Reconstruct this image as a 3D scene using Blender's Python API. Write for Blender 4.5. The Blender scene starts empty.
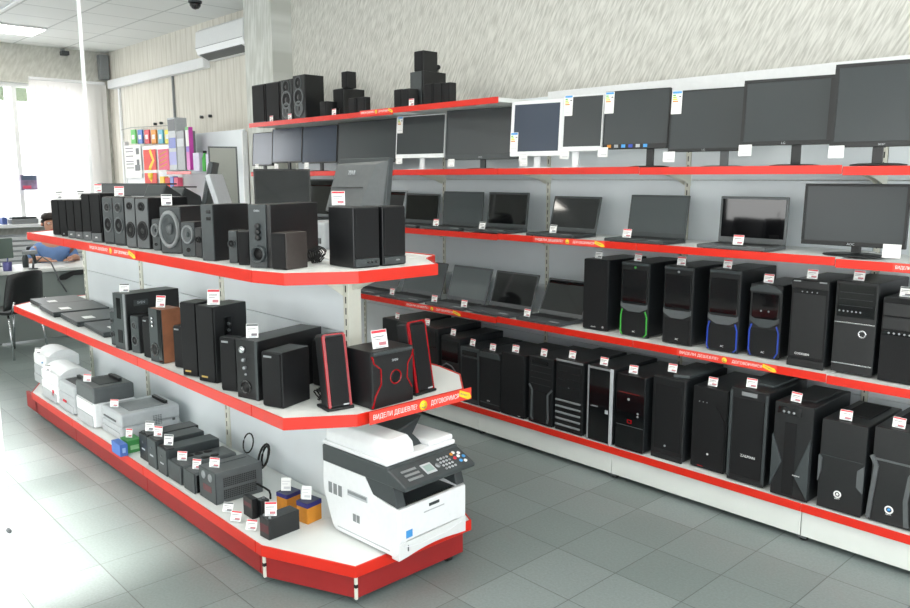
import bpy, bmesh, math, random
from mathutils import Vector, Matrix
random.seed(7)
PI = math.pi
S = bpy.context.scene
COL = S.collection

# ---------------------------------------------------------------- camera
CAM_H, FPX = 1.7, 787.0
pitch, yaw = math.radians(9.07), math.radians(43.03)
FW = Vector((-math.cos(yaw)*math.cos(pitch), math.sin(yaw)*math.cos(pitch), -math.sin(pitch)))
RT = FW.cross(Vector((0, 0, 1))).normalized()
UP = RT.cross(FW)
EYE = Vector((0, 0, CAM_H))
cd = bpy.data.cameras.new('camera'); cam = bpy.data.objects.new('camera', cd); COL.objects.link(cam)
m = Matrix((RT, UP, -FW)).transposed().to_4x4(); m.translation = EYE
cam.matrix_world = m
cd.sensor_width = 36; cd.lens = FPX/910*36; cd.clip_end = 100; cd.clip_start = 0.02
S.camera = cam

# survey helpers: a sight line through a picture point, met with a real plane of the shop
def ray(x, y): return FW*FPX + RT*(x-455) - UP*(y-304)
def pz(x, y, z): d = ray(x, y); return EYE + d*((z-CAM_H)/d.z)
def py(x, y, Y): d = ray(x, y); return EYE + d*(Y/d.y)
def px(x, y, X): d = ray(x, y); return EYE + d*(X/d.x)
def proj(p):
    v = Vector(p)-EYE; z = v.dot(FW); return (455+FPX*v.dot(RT)/z, 304-FPX*v.dot(UP)/z)
def along(P, e, xt):
    """distance from P along e where the sight column xt is met"""
    t = 0.1
    for i in range(25):
        f = proj(P+e*t)[0]-xt; g = (proj(P+e*(t+1e-4))[0]-xt-f)/1e-4
        t -= max(-.5, min(.5, f/g))
    return t
def col_x(xt, y, z, X=-3.):
    for _ in range(60):
        f = proj((X, y, z))[0]-xt; g = (proj((X+1e-4, y, z))[0]-xt-f)/1e-4; X -= max(-.7, min(.7, f/g))
    return X
def rise(P, yt):
    t = .1
    Z = Vector((0, 0, 1))
    for i in range(25):
        f = proj(P+Z*t)[1]-yt; g = (proj(P+Z*(t+1e-4))[1]-yt-f)/1e-4
        t -= f/g
    return t

# ---------------------------------------------------------------- materials
def lin(c):
    return tuple((v/12.92 if v <= .04045 else ((v+.055)/1.055)**2.4) for v in [k/255 for k in c])
MATS = {}
def mat(name, rgb, rough=.5, metal=0, spec=.5, noise=0, nscale=40, emit=0, coat=0, bump=0):
    if name in MATS: return MATS[name]
    M = bpy.data.materials.new(name); M.use_nodes = True; nt = M.node_tree
    b = nt.nodes['Principled BSDF']; c = lin(rgb)
    b.inputs['Base Color'].default_value = (*c, 1)
    b.inputs['Roughness'].default_value = rough; b.inputs['Metallic'].default_value = metal
    b.inputs['Specular IOR Level'].default_value = spec
    b.inputs['Coat Weight'].default_value = coat
    if emit:
        b.inputs['Emission Color'].default_value = (*c, 1); b.inputs['Emission Strength'].default_value = emit
    if noise or bump:
        tc = nt.nodes.new('ShaderNodeTexCoord'); n = nt.nodes.new('ShaderNodeTexNoise')
        n.inputs['Scale'].default_value = nscale; n.inputs['Detail'].default_value = 3
        nt.links.new(tc.outputs['Object'], n.inputs['Vector'])
        if noise:
            r = nt.nodes.new('ShaderNodeValToRGB')
            r.color_ramp.elements[0].position = .3; r.color_ramp.elements[1].position = .7
            r.color_ramp.elements[0].color = (*[v*(1-noise) for v in c], 1)
            r.color_ramp.elements[1].color = (*[min(1, v*(1+noise)) for v in c], 1)
            nt.links.new(n.outputs['Fac'], r.inputs['Fac']); nt.links.new(r.outputs['Color'], b.inputs['Base Color'])
        if bump:
            bp = nt.nodes.new('ShaderNodeBump'); bp.inputs['Strength'].default_value = bump; bp.inputs['Distance'].default_value = .002
            nt.links.new(n.outputs['Fac'], bp.inputs['Height']); nt.links.new(bp.outputs['Normal'], b.inputs['Normal'])
    MATS[name] = M
    return M
BLK = mat('black_plastic', (21, 23, 25), .42, noise=.12)
CASE = mat('black_painted_steel', (25, 28, 30), .34, noise=.08, bump=.15, nscale=300)
MATT = mat('matt_black_grille', (17, 18, 20), .7, spec=.3, noise=.3, nscale=400, bump=.4)
GLOSS = mat('glossy_black', (14, 15, 17), .08, coat=.3)
VINYL = mat('black_vinyl_wood', (22, 23, 25), .36, noise=.15, nscale=20)
GRAPH = mat('graphite_plastic', (56, 62, 64), .45, noise=.06)
DGREY = mat('dark_grey_plastic', (84, 88, 90), .45, noise=.06)
MGREY = mat('mid_grey_plastic', (128, 132, 134), .4, noise=.05)
LGREY = mat('light_grey_plastic', (176, 180, 184), .42, noise=.04)
WHT = mat('white_plastic', (228, 230, 232), .4, noise=.02)
CARD = mat('white_card', (238, 238, 236), .7, noise=.02)
RED = mat('red_strip', (210, 38, 20), .35, noise=.04, nscale=10)
REDP = mat('red_painted_plinth', (150, 32, 32), .45, noise=.06, nscale=8)
REDT = mat('red_gloss_trim', (150, 14, 22), .2)
PINK = mat('tag_red', (214, 52, 66), .6)
INK = mat('tag_ink', (120, 116, 122), .7)
CHR = mat('chrome', (200, 202, 205), .18, metal=1)
SILV = mat('silver_plastic', (150, 153, 156), .35, metal=.4)
DECK = mat('white_shelf_enamel', (232, 234, 232), .4, noise=.02, nscale=6)
PANEL = mat('pale_grey_panel', (222, 228, 232), .45, noise=.02, nscale=5)
CREAM = mat('cream_post_enamel', (216, 216, 204), .45, noise=.02)
PLIN = mat('white_plinth_enamel', (214, 218, 214), .45, noise=.03, nscale=6)
SCRN = mat('matt_screen', (38, 45, 48), .33, spec=.6, noise=.05, nscale=3)
SCRG = mat('glossy_screen', (10, 11, 13), .05, spec=.6)
GRN = mat('green_accent', (70, 170, 70), .4)
BLU = mat('blue_accent', (40, 70, 170), .4)
WOOD = mat('brown_wood_veneer', (140, 88, 60), .5, noise=.2, nscale=14)
ORG = mat('orange_carton', (206, 134, 38), .6, noise=.06)
NAVY = mat('navy_carton', (44, 42, 110), .5, noise=.06)
YEL = mat('yellow_print', (246, 206, 40), .55)
RUB = mat('black_rubber', (18, 18, 19), .7)
CYAN = mat('cyan_sticker', (70, 150, 215), .5)
WTXT = mat('white_print', (235, 235, 235), .5)
KEYS = mat('keyboard_black', (26, 27, 29), .6, noise=.3, nscale=160)
LAPG = mat('laptop_grey', (70, 74, 77), .4, noise=.05)

# ---------------------------------------------------------------- mesh builder
class Fr:
    def __init__(s, o, u, v, n): s.o, s.u, s.v, s.n = Vector(o), Vector(u), Vector(v), Vector(n)
    def p(s, u, v, n=0): return s.o+s.u*u+s.v*v+s.n*n
WORLD = Fr((0, 0, 0), (1, 0, 0), (0, 1, 0), (0, 0, 1))
class MB:
    def __init__(s): s.bm = bmesh.new(); s.mats = []
    def mi(s, m):
        if m not in s.mats: s.mats.append(m)
        return s.mats.index(m)
    def faces(s, fs, m):
        i = s.mi(m)
        for f in fs: f.material_index = i
    def hexa(s, P, m, bev=0, seg=2):
        v = [s.bm.verts.new(p) for p in P]
        F = [(0, 3, 2, 1), (4, 5, 6, 7), (0, 1, 5, 4), (1, 2, 6, 5), (2, 3, 7, 6), (3, 0, 4, 7)]
        fs = [s.bm.faces.new([v[k] for k in f]) for f in F]
        s.faces(fs, m)
        if bev:
            ed = {e for f in fs for e in f.edges}
            r = bmesh.ops.bevel(s.bm, geom=list(ed), offset=bev, segments=seg, affect='EDGES', profile=.5)
            s.faces(r['faces'], m)
        return s
    def box(s, x0, x1, y0, y1, z0, z1, m, bev=0, fr=WORLD, seg=2):
        P = [fr.p(*q) for q in ((x0, y0, z0), (x1, y0, z0), (x1, y1, z0), (x0, y1, z0), (x0, y0, z1), (x1, y0, z1), (x1, y1, z1), (x0, y1, z1))]
        return s.hexa(P, m, bev, seg)
    def prism(s, pts, n0, n1, m, fr=WORLD, bev=0):
        a = [s.bm.verts.new(fr.p(u, v, n0)) for u, v in pts]; b = [s.bm.verts.new(fr.p(u, v, n1)) for u, v in pts]
        k = len(pts)
        fs = [s.bm.faces.new(a[::-1]), s.bm.faces.new(b)]
        fs += [s.bm.faces.new((a[i], a[(i+1) % k], b[(i+1) % k], b[i])) for i in range(k)]
        s.faces(fs, m)
        if bev:
            ed = {e for f in fs for e in f.edges}
            r = bmesh.ops.bevel(s.bm, geom=list(ed), offset=bev, segments=2, affect='EDGES', profile=.5); s.faces(r['faces'], m)
        return s
    def lathe(s, u, v, prof, m, fr=WORLD, seg=20, su=1, close=True):
        """prof: (radius, height) pairs around the frame's n axis"""
        R = []
        for r, n in prof:
            R.append([s.bm.verts.new(fr.p(u+su*r*math.cos(2*PI*i/seg), v+r*math.sin(2*PI*i/seg), n)) for i in range(seg)])
        fs = []
        for A, B in zip(R, R[1:]):
            fs += [s.bm.faces.new((A[i], A[(i+1) % seg], B[(i+1) % seg], B[i])) for i in range(seg)]
        if close:
            fs.append(s.bm.faces.new(R[0][::-1])); fs.append(s.bm.faces.new(R[-1]))
        for f in fs: f.smooth = True
        s.faces(fs, m); return s
    def cyl(s, u, v, r, n0, n1, m, fr=WORLD, seg=16):
        return s.lathe(u, v, [(r, n0), (r, n1)], m, fr, seg)
    def tube(s, pts, r, m, seg=8, r2=None):
        pts = [Vector(p) for p in pts]; R = []
        up = Vector((.13, .21, .97))
        for i, p in enumerate(pts):
            t = (pts[min(i+1, len(pts)-1)]-pts[max(i-1, 0)])
            if t.length < 1e-9: t = Vector((0, 0, 1))
            t.normalize(); a = t.cross(up)
            if a.length < .05: a = t.cross(Vector((1, 0, 0)))
            a.normalize(); b = t.cross(a)
            rr = r if r2 is None else r+(r2-r)*i/(len(pts)-1)
            R.append([s.bm.verts.new(p+(a*math.cos(2*PI*k/seg)+b*math.sin(2*PI*k/seg))*rr) for k in range(seg)])
        fs = []
        for A, B in zip(R, R[1:]):
            fs += [s.bm.faces.new((A[i], A[(i+1) % seg], B[(i+1) % seg], B[i])) for i in range(seg)]
        fs += [s.bm.faces.new(R[0][::-1]), s.bm.faces.new(R[-1])]
        for f in fs: f.smooth = True
        s.faces(fs, m); return s
    def strip(s, pts, wd, n0, n1, m, fr=WORLD):
        """flat ribbon along a polyline in the frame's plane, with thickness"""
        pts = [Vector((a, b, 0)) for a, b in pts]; L = []; Rr = []
        for i, p in enumerate(pts):
            t = (pts[min(i+1, len(pts)-1)]-pts[max(i-1, 0)]).normalized(); q = Vector((-t.y, t.x, 0))*wd/2
            L.append(p+q); Rr.append(p-q)
        poly = [(q.x, q.y) for q in L]+[(q.x, q.y) for q in Rr[::-1]]
        for i in range(len(pts)-1):
            s.prism([(L[i].x, L[i].y), (L[i+1].x, L[i+1].y), (Rr[i+1].x, Rr[i+1].y), (Rr[i].x, Rr[i].y)], n0, n1, m, fr)
        return s
    def build(s, name, parent=None, label=None):
        me = bpy.data.meshes.new(name)
        bmesh.ops.recalc_face_normals(s.bm, faces=s.bm.faces[:])
        s.bm.to_mesh(me); s.bm.free()
        for m in s.mats: me.materials.append(m)
        o = bpy.data.objects.new(name, me); COL.objects.link(o)
        if parent is not None: o.parent = parent
        if label: o['label'] = label
        return o
def tag(o, label=None, cat=None, group=None, kind=None):
    if label: o['label'] = label
    if cat: o['category'] = cat
    if group: o['group'] = group
    if kind: o['kind'] = kind
    return o
def thing(name, label, cat, loc=(0, 0, 0), rz=0, group=None):
    o = bpy.data.objects.new(name, None); COL.objects.link(o); o.location = loc; o.rotation_euler = (0, 0, rz)
    o.empty_display_size = .05
    return tag(o, label, cat, group)
def text(name, s, size, m, parent, fr, u, v, n=.0006, depth=.0004, align='CENTER', sx=1):
    c = bpy.data.curves.new(name, 'FONT'); c.body = s; c.size = size; c.extrude = depth; c.align_x = align; c.align_y = 'CENTER'
    t = bpy.data.objects.new(name, c); COL.objects.link(t)
    dg = bpy.context.evaluated_depsgraph_get(); me = bpy.data.meshes.new_from_object(t.evaluated_get(dg))
    bpy.data.objects.remove(t); bpy.data.curves.remove(c)
    for vt in me.vertices: vt.co = fr.p(u+vt.co.x*sx, v+vt.co.y, n+vt.co.z)
    me.materials.clear(); me.materials.append(m)
    o = bpy.data.objects.new(name, me); COL.objects.link(o)
    if parent is not None: o.parent = parent
    return o

# ---------------------------------------------------------------- boxy goods with a detailed front
class Item:
    """a body standing on a surface, with frames for its faces"""
    def __init__(s, root, w, d, h):
        s.root, s.w, s.d, s.h, s.lift = root, w, d, h, 0
        s.F = Fr((-w/2, -d/2, 0), (1, 0, 0), (0, 0, 1), (0, -1, 0))
        s.R = Fr((w/2, -d/2, 0), (0, 1, 0), (0, 0, 1), (1, 0, 0))
        s.L = Fr((-w/2, d/2, 0), (0, -1, 0), (0, 0, 1), (-1, 0, 0))
        s.T = Fr((-w/2, -d/2, h), (1, 0, 0), (0, 1, 0), (0, 0, 1))
    def dim(s, f): return {'F': (s.w, s.h), 'R': (s.d, s.h), 'L': (s.d, s.h), 'T': (s.w, s.d)}[f]
    def fr(s, f): return {'F': s.F, 'R': s.R, 'L': s.L, 'T': s.T}[f]
def place(xa, xb, yb, xc, yt, z, phi=0, L=None, D=None, face='Y', h=None, inset=0, fixY=None):
    phi = math.radians(phi)
    B = pz(xb, yb, z); B.z += .001; ex = Vector((math.cos(phi), math.sin(phi), 0)); ey = Vector((-math.sin(phi), math.cos(phi), 0))
    if fixY: B = Vector((col_x(xb, fixY, z), fixY, z+.001))
    if inset: B = B+ey*inset
    L = L or along(B, -ex, xa); D = D or along(B, ey, xc)
    h = h or rise(B, yt)
    c = B-ex*(L/2)+ey*(D/2)
    if face == 'Y': return c, phi, L, D, h
    return c, phi+PI/2, D, L, h
LOG = []
def item(name, label, cat, spec, feats, body=CASE, bname='case', group=None, bev=.004, z=0, phi=0, L=None, D=None, face='Y', h=None, tagu=None, short=None, tgroup=None, tagyaw=0, foot=None, tkw=None, clampy=None, lift=0, fixY=None):
    xa, xb, yb, xc, yt = spec
    c, rz, w, d, hh = place(xa, xb, yb, xc, yt, z, phi, L, D, face, h, fixY=fixY)
    if name == 'computer_tower':
        w -= .01; f_ = max(c.y-d/2, clampy); d = min(d, YB-.012-f_); c.y = f_+d/2
    if clampy is not None and face == 'Y' and c.y-d/2 < clampy: c.y = clampy+d/2
    LOG.append((name, label[:40], [round(v, 2) for v in (*c, math.degrees(rz), w, d, hh)]))
    r = thing(name, label, cat, c, rz, group)
    it = Item(r, w, d, hh); it.top = z+hh; it.lift = lift
    if callable(body): body(it)
    else:
        z0 = 0
        if foot:
            z0 = foot
            for i, (sx, sy) in enumerate(((-1, -1), (1, -1), (1, 1), (-1, 1))):
                MB().cyl(sx*(w/2-.022), sy*(d/2-.03), .011, 0, foot+.001, RUB, seg=10).build('rubber_foot', r)
        MB().box(-w/2, w/2, -d/2, d/2, z0, hh, body, bev).build(bname, r)
    for f in feats: f(it)
    if tagu is not None:
        us = tagu if isinstance(tagu, (list, tuple)) else [tagu]
        for u in us: price_tag(it, u, short, tgroup, rz, tagyaw, **(tkw or {}))
    return it
def P(name, u0, u1, v0, v1, m, t=.004, face='F', bev=.001, n0=0, label=None, parent=None):
    def f(it):
        W, H = it.dim(face)
        o = MB().box(u0*W, u1*W, v0*H, v1*H, n0, t, m, min(bev, (u1-u0)*W*.3, (v1-v0)*H*.3, abs(t-n0)*.45), it.fr(face)).build(name, it.root, label); it.last = o
    return f
def G(name, pts, m, t=.004, face='F', n0=0, label=None, bev=0):
    def f(it):
        W, H = it.dim(face)
        it.last = MB().prism([(u*W, v*H) for u, v in pts], n0, t, m, it.fr(face), bev).build(name, it.root, label)
    return f
def ST(name, pts, wd, m, t=.006, face='F', n0=0, label=None):
    def f(it):
        W, H = it.dim(face)
        it.last = MB().strip([(u*W, v*H) for u, v in pts], wd, n0, t, m, it.fr(face)).build(name, it.root, label)
    return f
def DR(u, v, r, ring=GRAPH, cone=MATT, cap=BLK, face='F', name='driver', t=.006, su=1, b=.0058):
    """loudspeaker driver: raised ring, sunken cone with a dust cap"""
    def f(it):
        W, H = it.dim(face); R = r*W; fr = it.fr(face)
        q = fr.n*b; fr = Fr(fr.o+q, fr.u, fr.v, fr.n)
        o = MB().lathe(u*W, v*H, [(R*1.0, -.001), (R, t*.6), (R*.93, t), (R*.82, t*.9), (R*.78, .0005)], ring, fr, 24, su, False).build(name, it.root)
        cm = MB(); cm.lathe(u*W, v*H, [(R*.8, t*.45), (R*.7, t*.75), (R*.6, t*.3), (R*.3, .001)], cone, fr, 24, su, False)
        cm.lathe(u*W, v*H, [(R*.31, .0005), (R*.28, t*.4), (R*.15, t*.7), (R*.01, t*.8)], cap, fr, 16, su, False)
        cm.build('cone', o); it.last = o
    return f
def PORT(u, v, r, face='F', rim=GLOSS, name='bass_port', t=.006, b=.0058):
    def f(it):
        W, H = it.dim(face); R = r*W; fr = it.fr(face); fr = Fr(fr.o+fr.n*(b if face == 'F' else 0), fr.u, fr.v, fr.n)
        o = MB().lathe(u*W, v*H, [(R, 0), (R, t*.7), (R*.9, t), (R*.75, t*.8), (R*.7, .001)], rim, fr, 24, 1, False).build(name, it.root)
        MB().cyl(u*W, v*H, R*.74, .0004, .0012, RUB, fr, 24).build('port_opening', o)
    return f
def K(name, u, v, r, m=SILV, t=.008, face='F'):
    """round knobs or buttons, radius in metres"""
    def f(it):
        W, H = it.dim(face)
        MB().lathe(u*W, v*H, [(r, 0), (r, t*.8), (r*.85, t)], m, it.fr(face), 14).build(name, it.root)
    return f
def TX(s, u, v, size, m=WTXT, name='lettering', face='F', n=.0045, sx=1):
    def f(it):
        W, H = it.dim(face); text(name, s, size, m, it.root, it.fr(face), u*W, v*H, n, sx=sx)
    return f
def VENT(name, u0, u1, v0, v1, nu, nv, m=RUB, face='R', t=.0008, gap=.3):
    """one grille field of slots"""
    def f(it):
        W, H = it.dim(face); b = MB(); du = (u1-u0)/nu; dv = (v1-v0)/nv
        for i in range(nu):
            for j in range(nv):
                b.box((u0+du*(i+gap/2))*W, (u0+du*(i+1-gap/2))*W, (v0+dv*(j+gap/2))*H, (v0+dv*(j+1-gap/2))*H, -.001, t, m, 0, it.fr(face))
        b.build(name, it.root)
    return f
TAGN = [0]
def tag_mesh(kind=0, w=.056, h=.05, m=None):
    b = MB(); fr = Fr((-w/2, 0, 0), (1, 0, 0), (0, 0, 1), (0, -1, 0))
    b.box(0, w, 0, h, 0, .0016, CARD, 0, fr)
    return b, fr
def make_tag(label, loc, rz, group, kind=0, w=.056, h=.05, tilt=12, short=None):
    """small price card: white card, red heading band, grey printed lines"""
    b, fr = tag_mesh(kind, w, h)
    if kind in (0, 1):
        b.box(w*.03, w*.97, h*.83, h*.97, .0016, .0022, (PINK if kind == 0 else DGREY), 0, fr)
        b.box(w*.1, w*.8, h*.6, h*.66, .0016, .002, INK, 0, fr); b.box(w*.1, w*.62, h*.46, h*.5, .0016, .002, INK, 0, fr)
        b.box(w*.42, w*.9, h*.14, h*.32, .0016, .002, (INK if kind else mat('tag_price_ink', (190, 120, 128), .7)), 0, fr)
    else:
        b.box(w*.1, w*.9, h*.7, h*.76, .0016, .002, mat('faint_ink', (205, 205, 208), .7), 0, fr); b.box(w*.1, w*.7, h*.5, h*.55, .0016, .002, MATS['faint_ink'], 0, fr)
        b.box(w*.3, w*.9, h*.15, h*.32, .0016, .002, MATS['faint_ink'], 0, fr)
    if kind != 2: b.box(w*.2, w*.8, .003, .007, -.006, .005, mat('clear_tag_clip', (190, 198, 202), .2), .001, fr)
    o = b.build('price_tag'); o.location = loc; o.rotation_euler = (math.radians(-tilt), 0, rz)
    tag(o, label, 'price tag', group)
    return o
def price_tag(it, u, short, group, rz, dyaw=0, y=.03, kind=0, w=.052, h=.046, tilt=12):
    p = it.root.location + Matrix.Rotation(rz, 3, 'Z') @ Vector(((u-.5)*it.w, -it.d/2+y, it.h+.0035+it.lift))
    j = random.uniform(-8, 8)
    return make_tag(('grey topped' if kind == 1 else 'red topped')+' white price tag standing on '+short, p, rz+math.radians(dyaw+j), group, kind, w, h, tilt)
# ================================================================ the room
XF, XR, YL, YW, ZC = -12.42, 2.6, -3.0, 4.5, 3.54
def struct(o): o['kind'] = 'structure'; return o
def node_mat(name, build):
    M = bpy.data.materials.new(name); M.use_nodes = True; nt = M.node_tree; b = nt.nodes['Principled BSDF']
    build(nt, b, nt.nodes.new, nt.links.new); MATS[name] = M; return M
def floor_nodes(nt, b, N, Lk):
    tc = N('ShaderNodeTexCoord'); mp = N('ShaderNodeMapping'); br = N('ShaderNodeTexBrick')
    mp.inputs['Location'].default_value = (4.124+.0, -1.083, 0)
    Lk(tc.outputs['Object'], mp.inputs['Vector']); Lk(mp.outputs['Vector'], br.inputs['Vector'])
    br.offset = 0; br.inputs['Scale'].default_value = 1
    br.inputs['Brick Width'].default_value = .3227; br.inputs['Row Height'].default_value = .3227
    br.inputs['Mortar Size'].default_value = .0026; br.inputs['Mortar Smooth'].default_value = .3; br.inputs['Bias'].default_value = 0
    br.inputs['Color1'].default_value = (*lin((120, 131, 129)), 1); br.inputs['Color2'].default_value = (*lin((134, 144, 143)), 1)
    br.inputs['Mortar'].default_value = (*lin((92, 99, 97)), 1)
    n = N('ShaderNodeTexNoise'); n.inputs['Scale'].default_value = 90; n.inputs['Detail'].default_value = 4; Lk(tc.outputs['Object'], n.inputs['Vector'])
    n2 = N('ShaderNodeTexNoise'); n2.inputs['Scale'].default_value = 3; Lk(tc.outputs['Object'], n2.inputs['Vector'])
    mr = N('ShaderNodeMapRange'); mr.inputs['From Min'].default_value = .3; mr.inputs['From Max'].default_value = .7; mr.inputs['To Min'].default_value = .9; mr.inputs['To Max'].default_value = 1.08
    Lk(n.outputs['Fac'], mr.inputs['Value'])
    mx = N('ShaderNodeMix'); mx.data_type = 'RGBA'; mx.blend_type = 'MULTIPLY'; mx.inputs['Factor'].default_value = 1
    Lk(br.outputs['Color'], mx.inputs['A']); Lk(mr.outputs['Result'], mx.inputs['B']); Lk(mx.outputs['Result'], b.inputs['Base Color'])
    r2 = N('ShaderNodeMapRange'); r2.inputs['To Min'].default_value = .3; r2.inputs['To Max'].default_value = .45; Lk(n2.outputs['Fac'], r2.inputs['Value']); Lk(r2.outputs['Result'], b.inputs['Roughness'])
    bp = N('ShaderNodeBump'); bp.inputs['Strength'].default_value = .3; bp.inputs['Distance'].default_value = .002; bp.invert = True
    Lk(br.outputs['Fac'], bp.inputs['Height']); Lk(bp.outputs['Normal'], b.inputs['Normal'])
FLOORM = node_mat('floor_tiles', floor_nodes)
def paper(ax, slant, base, dark, su, sv, lo=.42, hi=.62, stripe=0):
    """wallpaper with fine streaks; ax is the wall's horizontal axis"""
    def f(nt, b, N, Lk):
        tc = N('ShaderNodeTexCoord'); sp = N('ShaderNodeSeparateXYZ'); cb = N('ShaderNodeCombineXYZ'); Lk(tc.outputs['Object'], sp.inputs[0])
        Lk(sp.outputs[ax], cb.inputs[0]); Lk(sp.outputs[2], cb.inputs[1])
        mp = N('ShaderNodeMapping'); mp.vector_type = 'POINT'; mp.inputs['Rotation'].default_value = (0, 0, math.radians(slant))
        Lk(cb.outputs[0], mp.inputs[0]); m2 = N('ShaderNodeMapping'); m2.inputs['Scale'].default_value = (su, sv, 1); Lk(mp.outputs[0], m2.inputs[0])
        n = N('ShaderNodeTexNoise'); n.inputs['Scale'].default_value = 1; n.inputs['Detail'].default_value = 4; n.inputs['Distortion'].default_value = .1; Lk(m2.outputs[0], n.inputs['Vector'])
        r = N('ShaderNodeValToRGB'); r.color_ramp.elements[0].position = lo; r.color_ramp.elements[1].position = hi
        r.color_ramp.elements[0].color = (*lin(dark), 1); r.color_ramp.elements[1].color = (*lin(base), 1)
        Lk(n.outputs['Fac'], r.inputs['Fac']); out = r.outputs['Color']
        if stripe:
            w = N('ShaderNodeTexWave'); w.wave_type = 'BANDS'; w.bands_direction = 'X'; w.inputs['Scale'].default_value = stripe; w.inputs['Distortion'].default_value = .2; Lk(cb.outputs[0], w.inputs['Vector'])
            r3 = N('ShaderNodeValToRGB'); r3.color_ramp.elements[0].position = 0; r3.color_ramp.elements[1].position = .16
            r3.color_ramp.elements[0].color = (.9, .89, .87, 1); r3.color_ramp.elements[1].color = (1, 1, 1, 1); Lk(w.outputs['Fac'], r3.inputs['Fac'])
            mx = N('ShaderNodeMix'); mx.data_type = 'RGBA'; mx.blend_type = 'MULTIPLY'; mx.inputs['Factor'].default_value = 1
            Lk(out, mx.inputs['A']); Lk(r3.outputs['Color'], mx.inputs['B']); out = mx.outputs['Result']
        Lk(out, b.inputs['Base Color']); b.inputs['Roughness'].default_value = .85
        bp = N('ShaderNodeBump'); bp.inputs['Strength'].default_value = .25; bp.inputs['Distance'].default_value = .003; Lk(n.outputs['Fac'], bp.inputs['Height']); Lk(bp.outputs['Normal'], b.inputs['Normal'])
    return f
WALLP = node_mat('streaked_wallpaper', paper(0, 28, (220, 219, 213), (180, 179, 172), 75, 9, .3, .62))
WALLS = node_mat('striped_wallpaper', paper(0, 0, (226, 223, 214), (212, 208, 198), 30, 2.5, .35, .65, stripe=2.1))
WALLY = node_mat('grey_wallpaper', paper(1, 25, (204, 204, 197), (184, 184, 176), 30, 8, .35, .65))
def ceil_nodes(nt, b, N, Lk):
    tc = N('ShaderNodeTexCoord'); mp = N('ShaderNodeMapping'); br = N('ShaderNodeTexBrick')
    mp.inputs['Location'].default_value = (10.87, -3.25, 0)
    Lk(tc.outputs['Object'], mp.inputs['Vector']); Lk(mp.outputs['Vector'], br.inputs['Vector'])
    br.offset = 0; br.inputs['Scale'].default_value = 1; br.inputs['Brick Width'].default_value = .645; br.inputs['Row Height'].default_value = .645
    br.inputs['Mortar Size'].default_value = .012; br.inputs['Mortar Smooth'].default_value = .1
    br.inputs['Color1'].default_value = (*lin((228, 230, 228)), 1); br.inputs['Color2'].default_value = (*lin((234, 236, 234)), 1); br.inputs['Mortar'].default_value = (*lin((196, 199, 197)), 1)
    Lk(br.outputs['Color'], b.inputs['Base Color']); b.inputs['Roughness'].default_value = .9
CEILM = node_mat('ceiling_tiles', ceil_nodes)
WHW = mat('white_window_frame', (236, 238, 238), .4)
GWALL = mat('plain_wall_paint', (214, 216, 212), .85, noise=.03, nscale=3)

struct(MB().box(XF-.2, XR+.2, YL-.2, YW+.2, -.1, 0, FLOORM).build('floor'))
struct(MB().box(XF-.2, XR+.2, YL-.2, YW+.2, ZC, ZC+.1, CEILM).build('ceiling'))
# right-hand wall: plain streaked paper near, a pier, then striped paper beyond it
struct(MB().box(-7.27, XR+.2, YW, YW+.15, 0, ZC, WALLP).build('wall_right'))
struct(MB().box(XF-.2, -7.27, YW, YW+.15, 0, ZC, WALLS).build('wall_far_right'))
struct(MB().box(-7.83, -7.27, 4.27, YW-.001, 0, ZC, node_mat('pier_wallpaper', paper(0, 5, (216, 218, 214), (194, 196, 190), 24, 3))).build('wall_pier'))
# far wall with a wide window: opening Y 0.2..4.2, Z 1.08..3.02
def wall_open(name, ax, c0, c1, a0, a1, holes, m):
    """wall slab normal to axis ax between c0 and c1; holes (a, b, z0, z1)"""
    b = MB()
    def bx(p, q, z0, z1):
        if q-p < 1e-4 or z1-z0 < 1e-4: return
        if ax == 'X': b.box(c0, c1, p, q, z0, z1, m)
        else: b.box(p, q, c0, c1, z0, z1, m)
    p = a0
    for (h0, h1, z0, z1) in holes:
        bx(p, h0, 0, ZC); bx(h0, h1, 0, z0); bx(h0, h1, z1, ZC); p = h1
    bx(p, a1, 0, ZC)
    return struct(b.build(name))
wall_open('wall_far', 'X', XF-.2, XF, YL, YW, [(.2, 4.2, 1.08, 3.02)], WALLY)
LW = [(-8.0, -3.3, 1.3, 2.72), (-1.6, 2.3, .3, 2.8)]  # second opening is unseen, added to light the wall shelving
BW_ = [(-2.6, 3.6, .4, 2.9)]  # unseen opening, added to brighten faces turned towards the camera
wall_open('wall_left', 'Y', YL-.2, YL, XF, XR, LW, GWALL)
wall_open('wall_back', 'X', XR, XR+.2, YL, YW, BW_, GWALL)
def glass_nodes(nt, b, N, Lk):
    t = N('ShaderNodeBsdfTransparent'); g = N('ShaderNodeBsdfGlossy'); g.inputs['Roughness'].default_value = .02
    fr = N('ShaderNodeLayerWeight'); fr.inputs['Blend'].default_value = .12; mx = N('ShaderNodeMixShader')
    Lk(fr.outputs['Facing'], mx.inputs[0]); Lk(t.outputs[0], mx.inputs[1]); Lk(g.outputs[0], mx.inputs[2]); Lk(mx.outputs[0], nt.nodes['Material Output'].inputs['Surface'])
GLASS = node_mat('window_glass', glass_nodes)
wn = [0]
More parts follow.
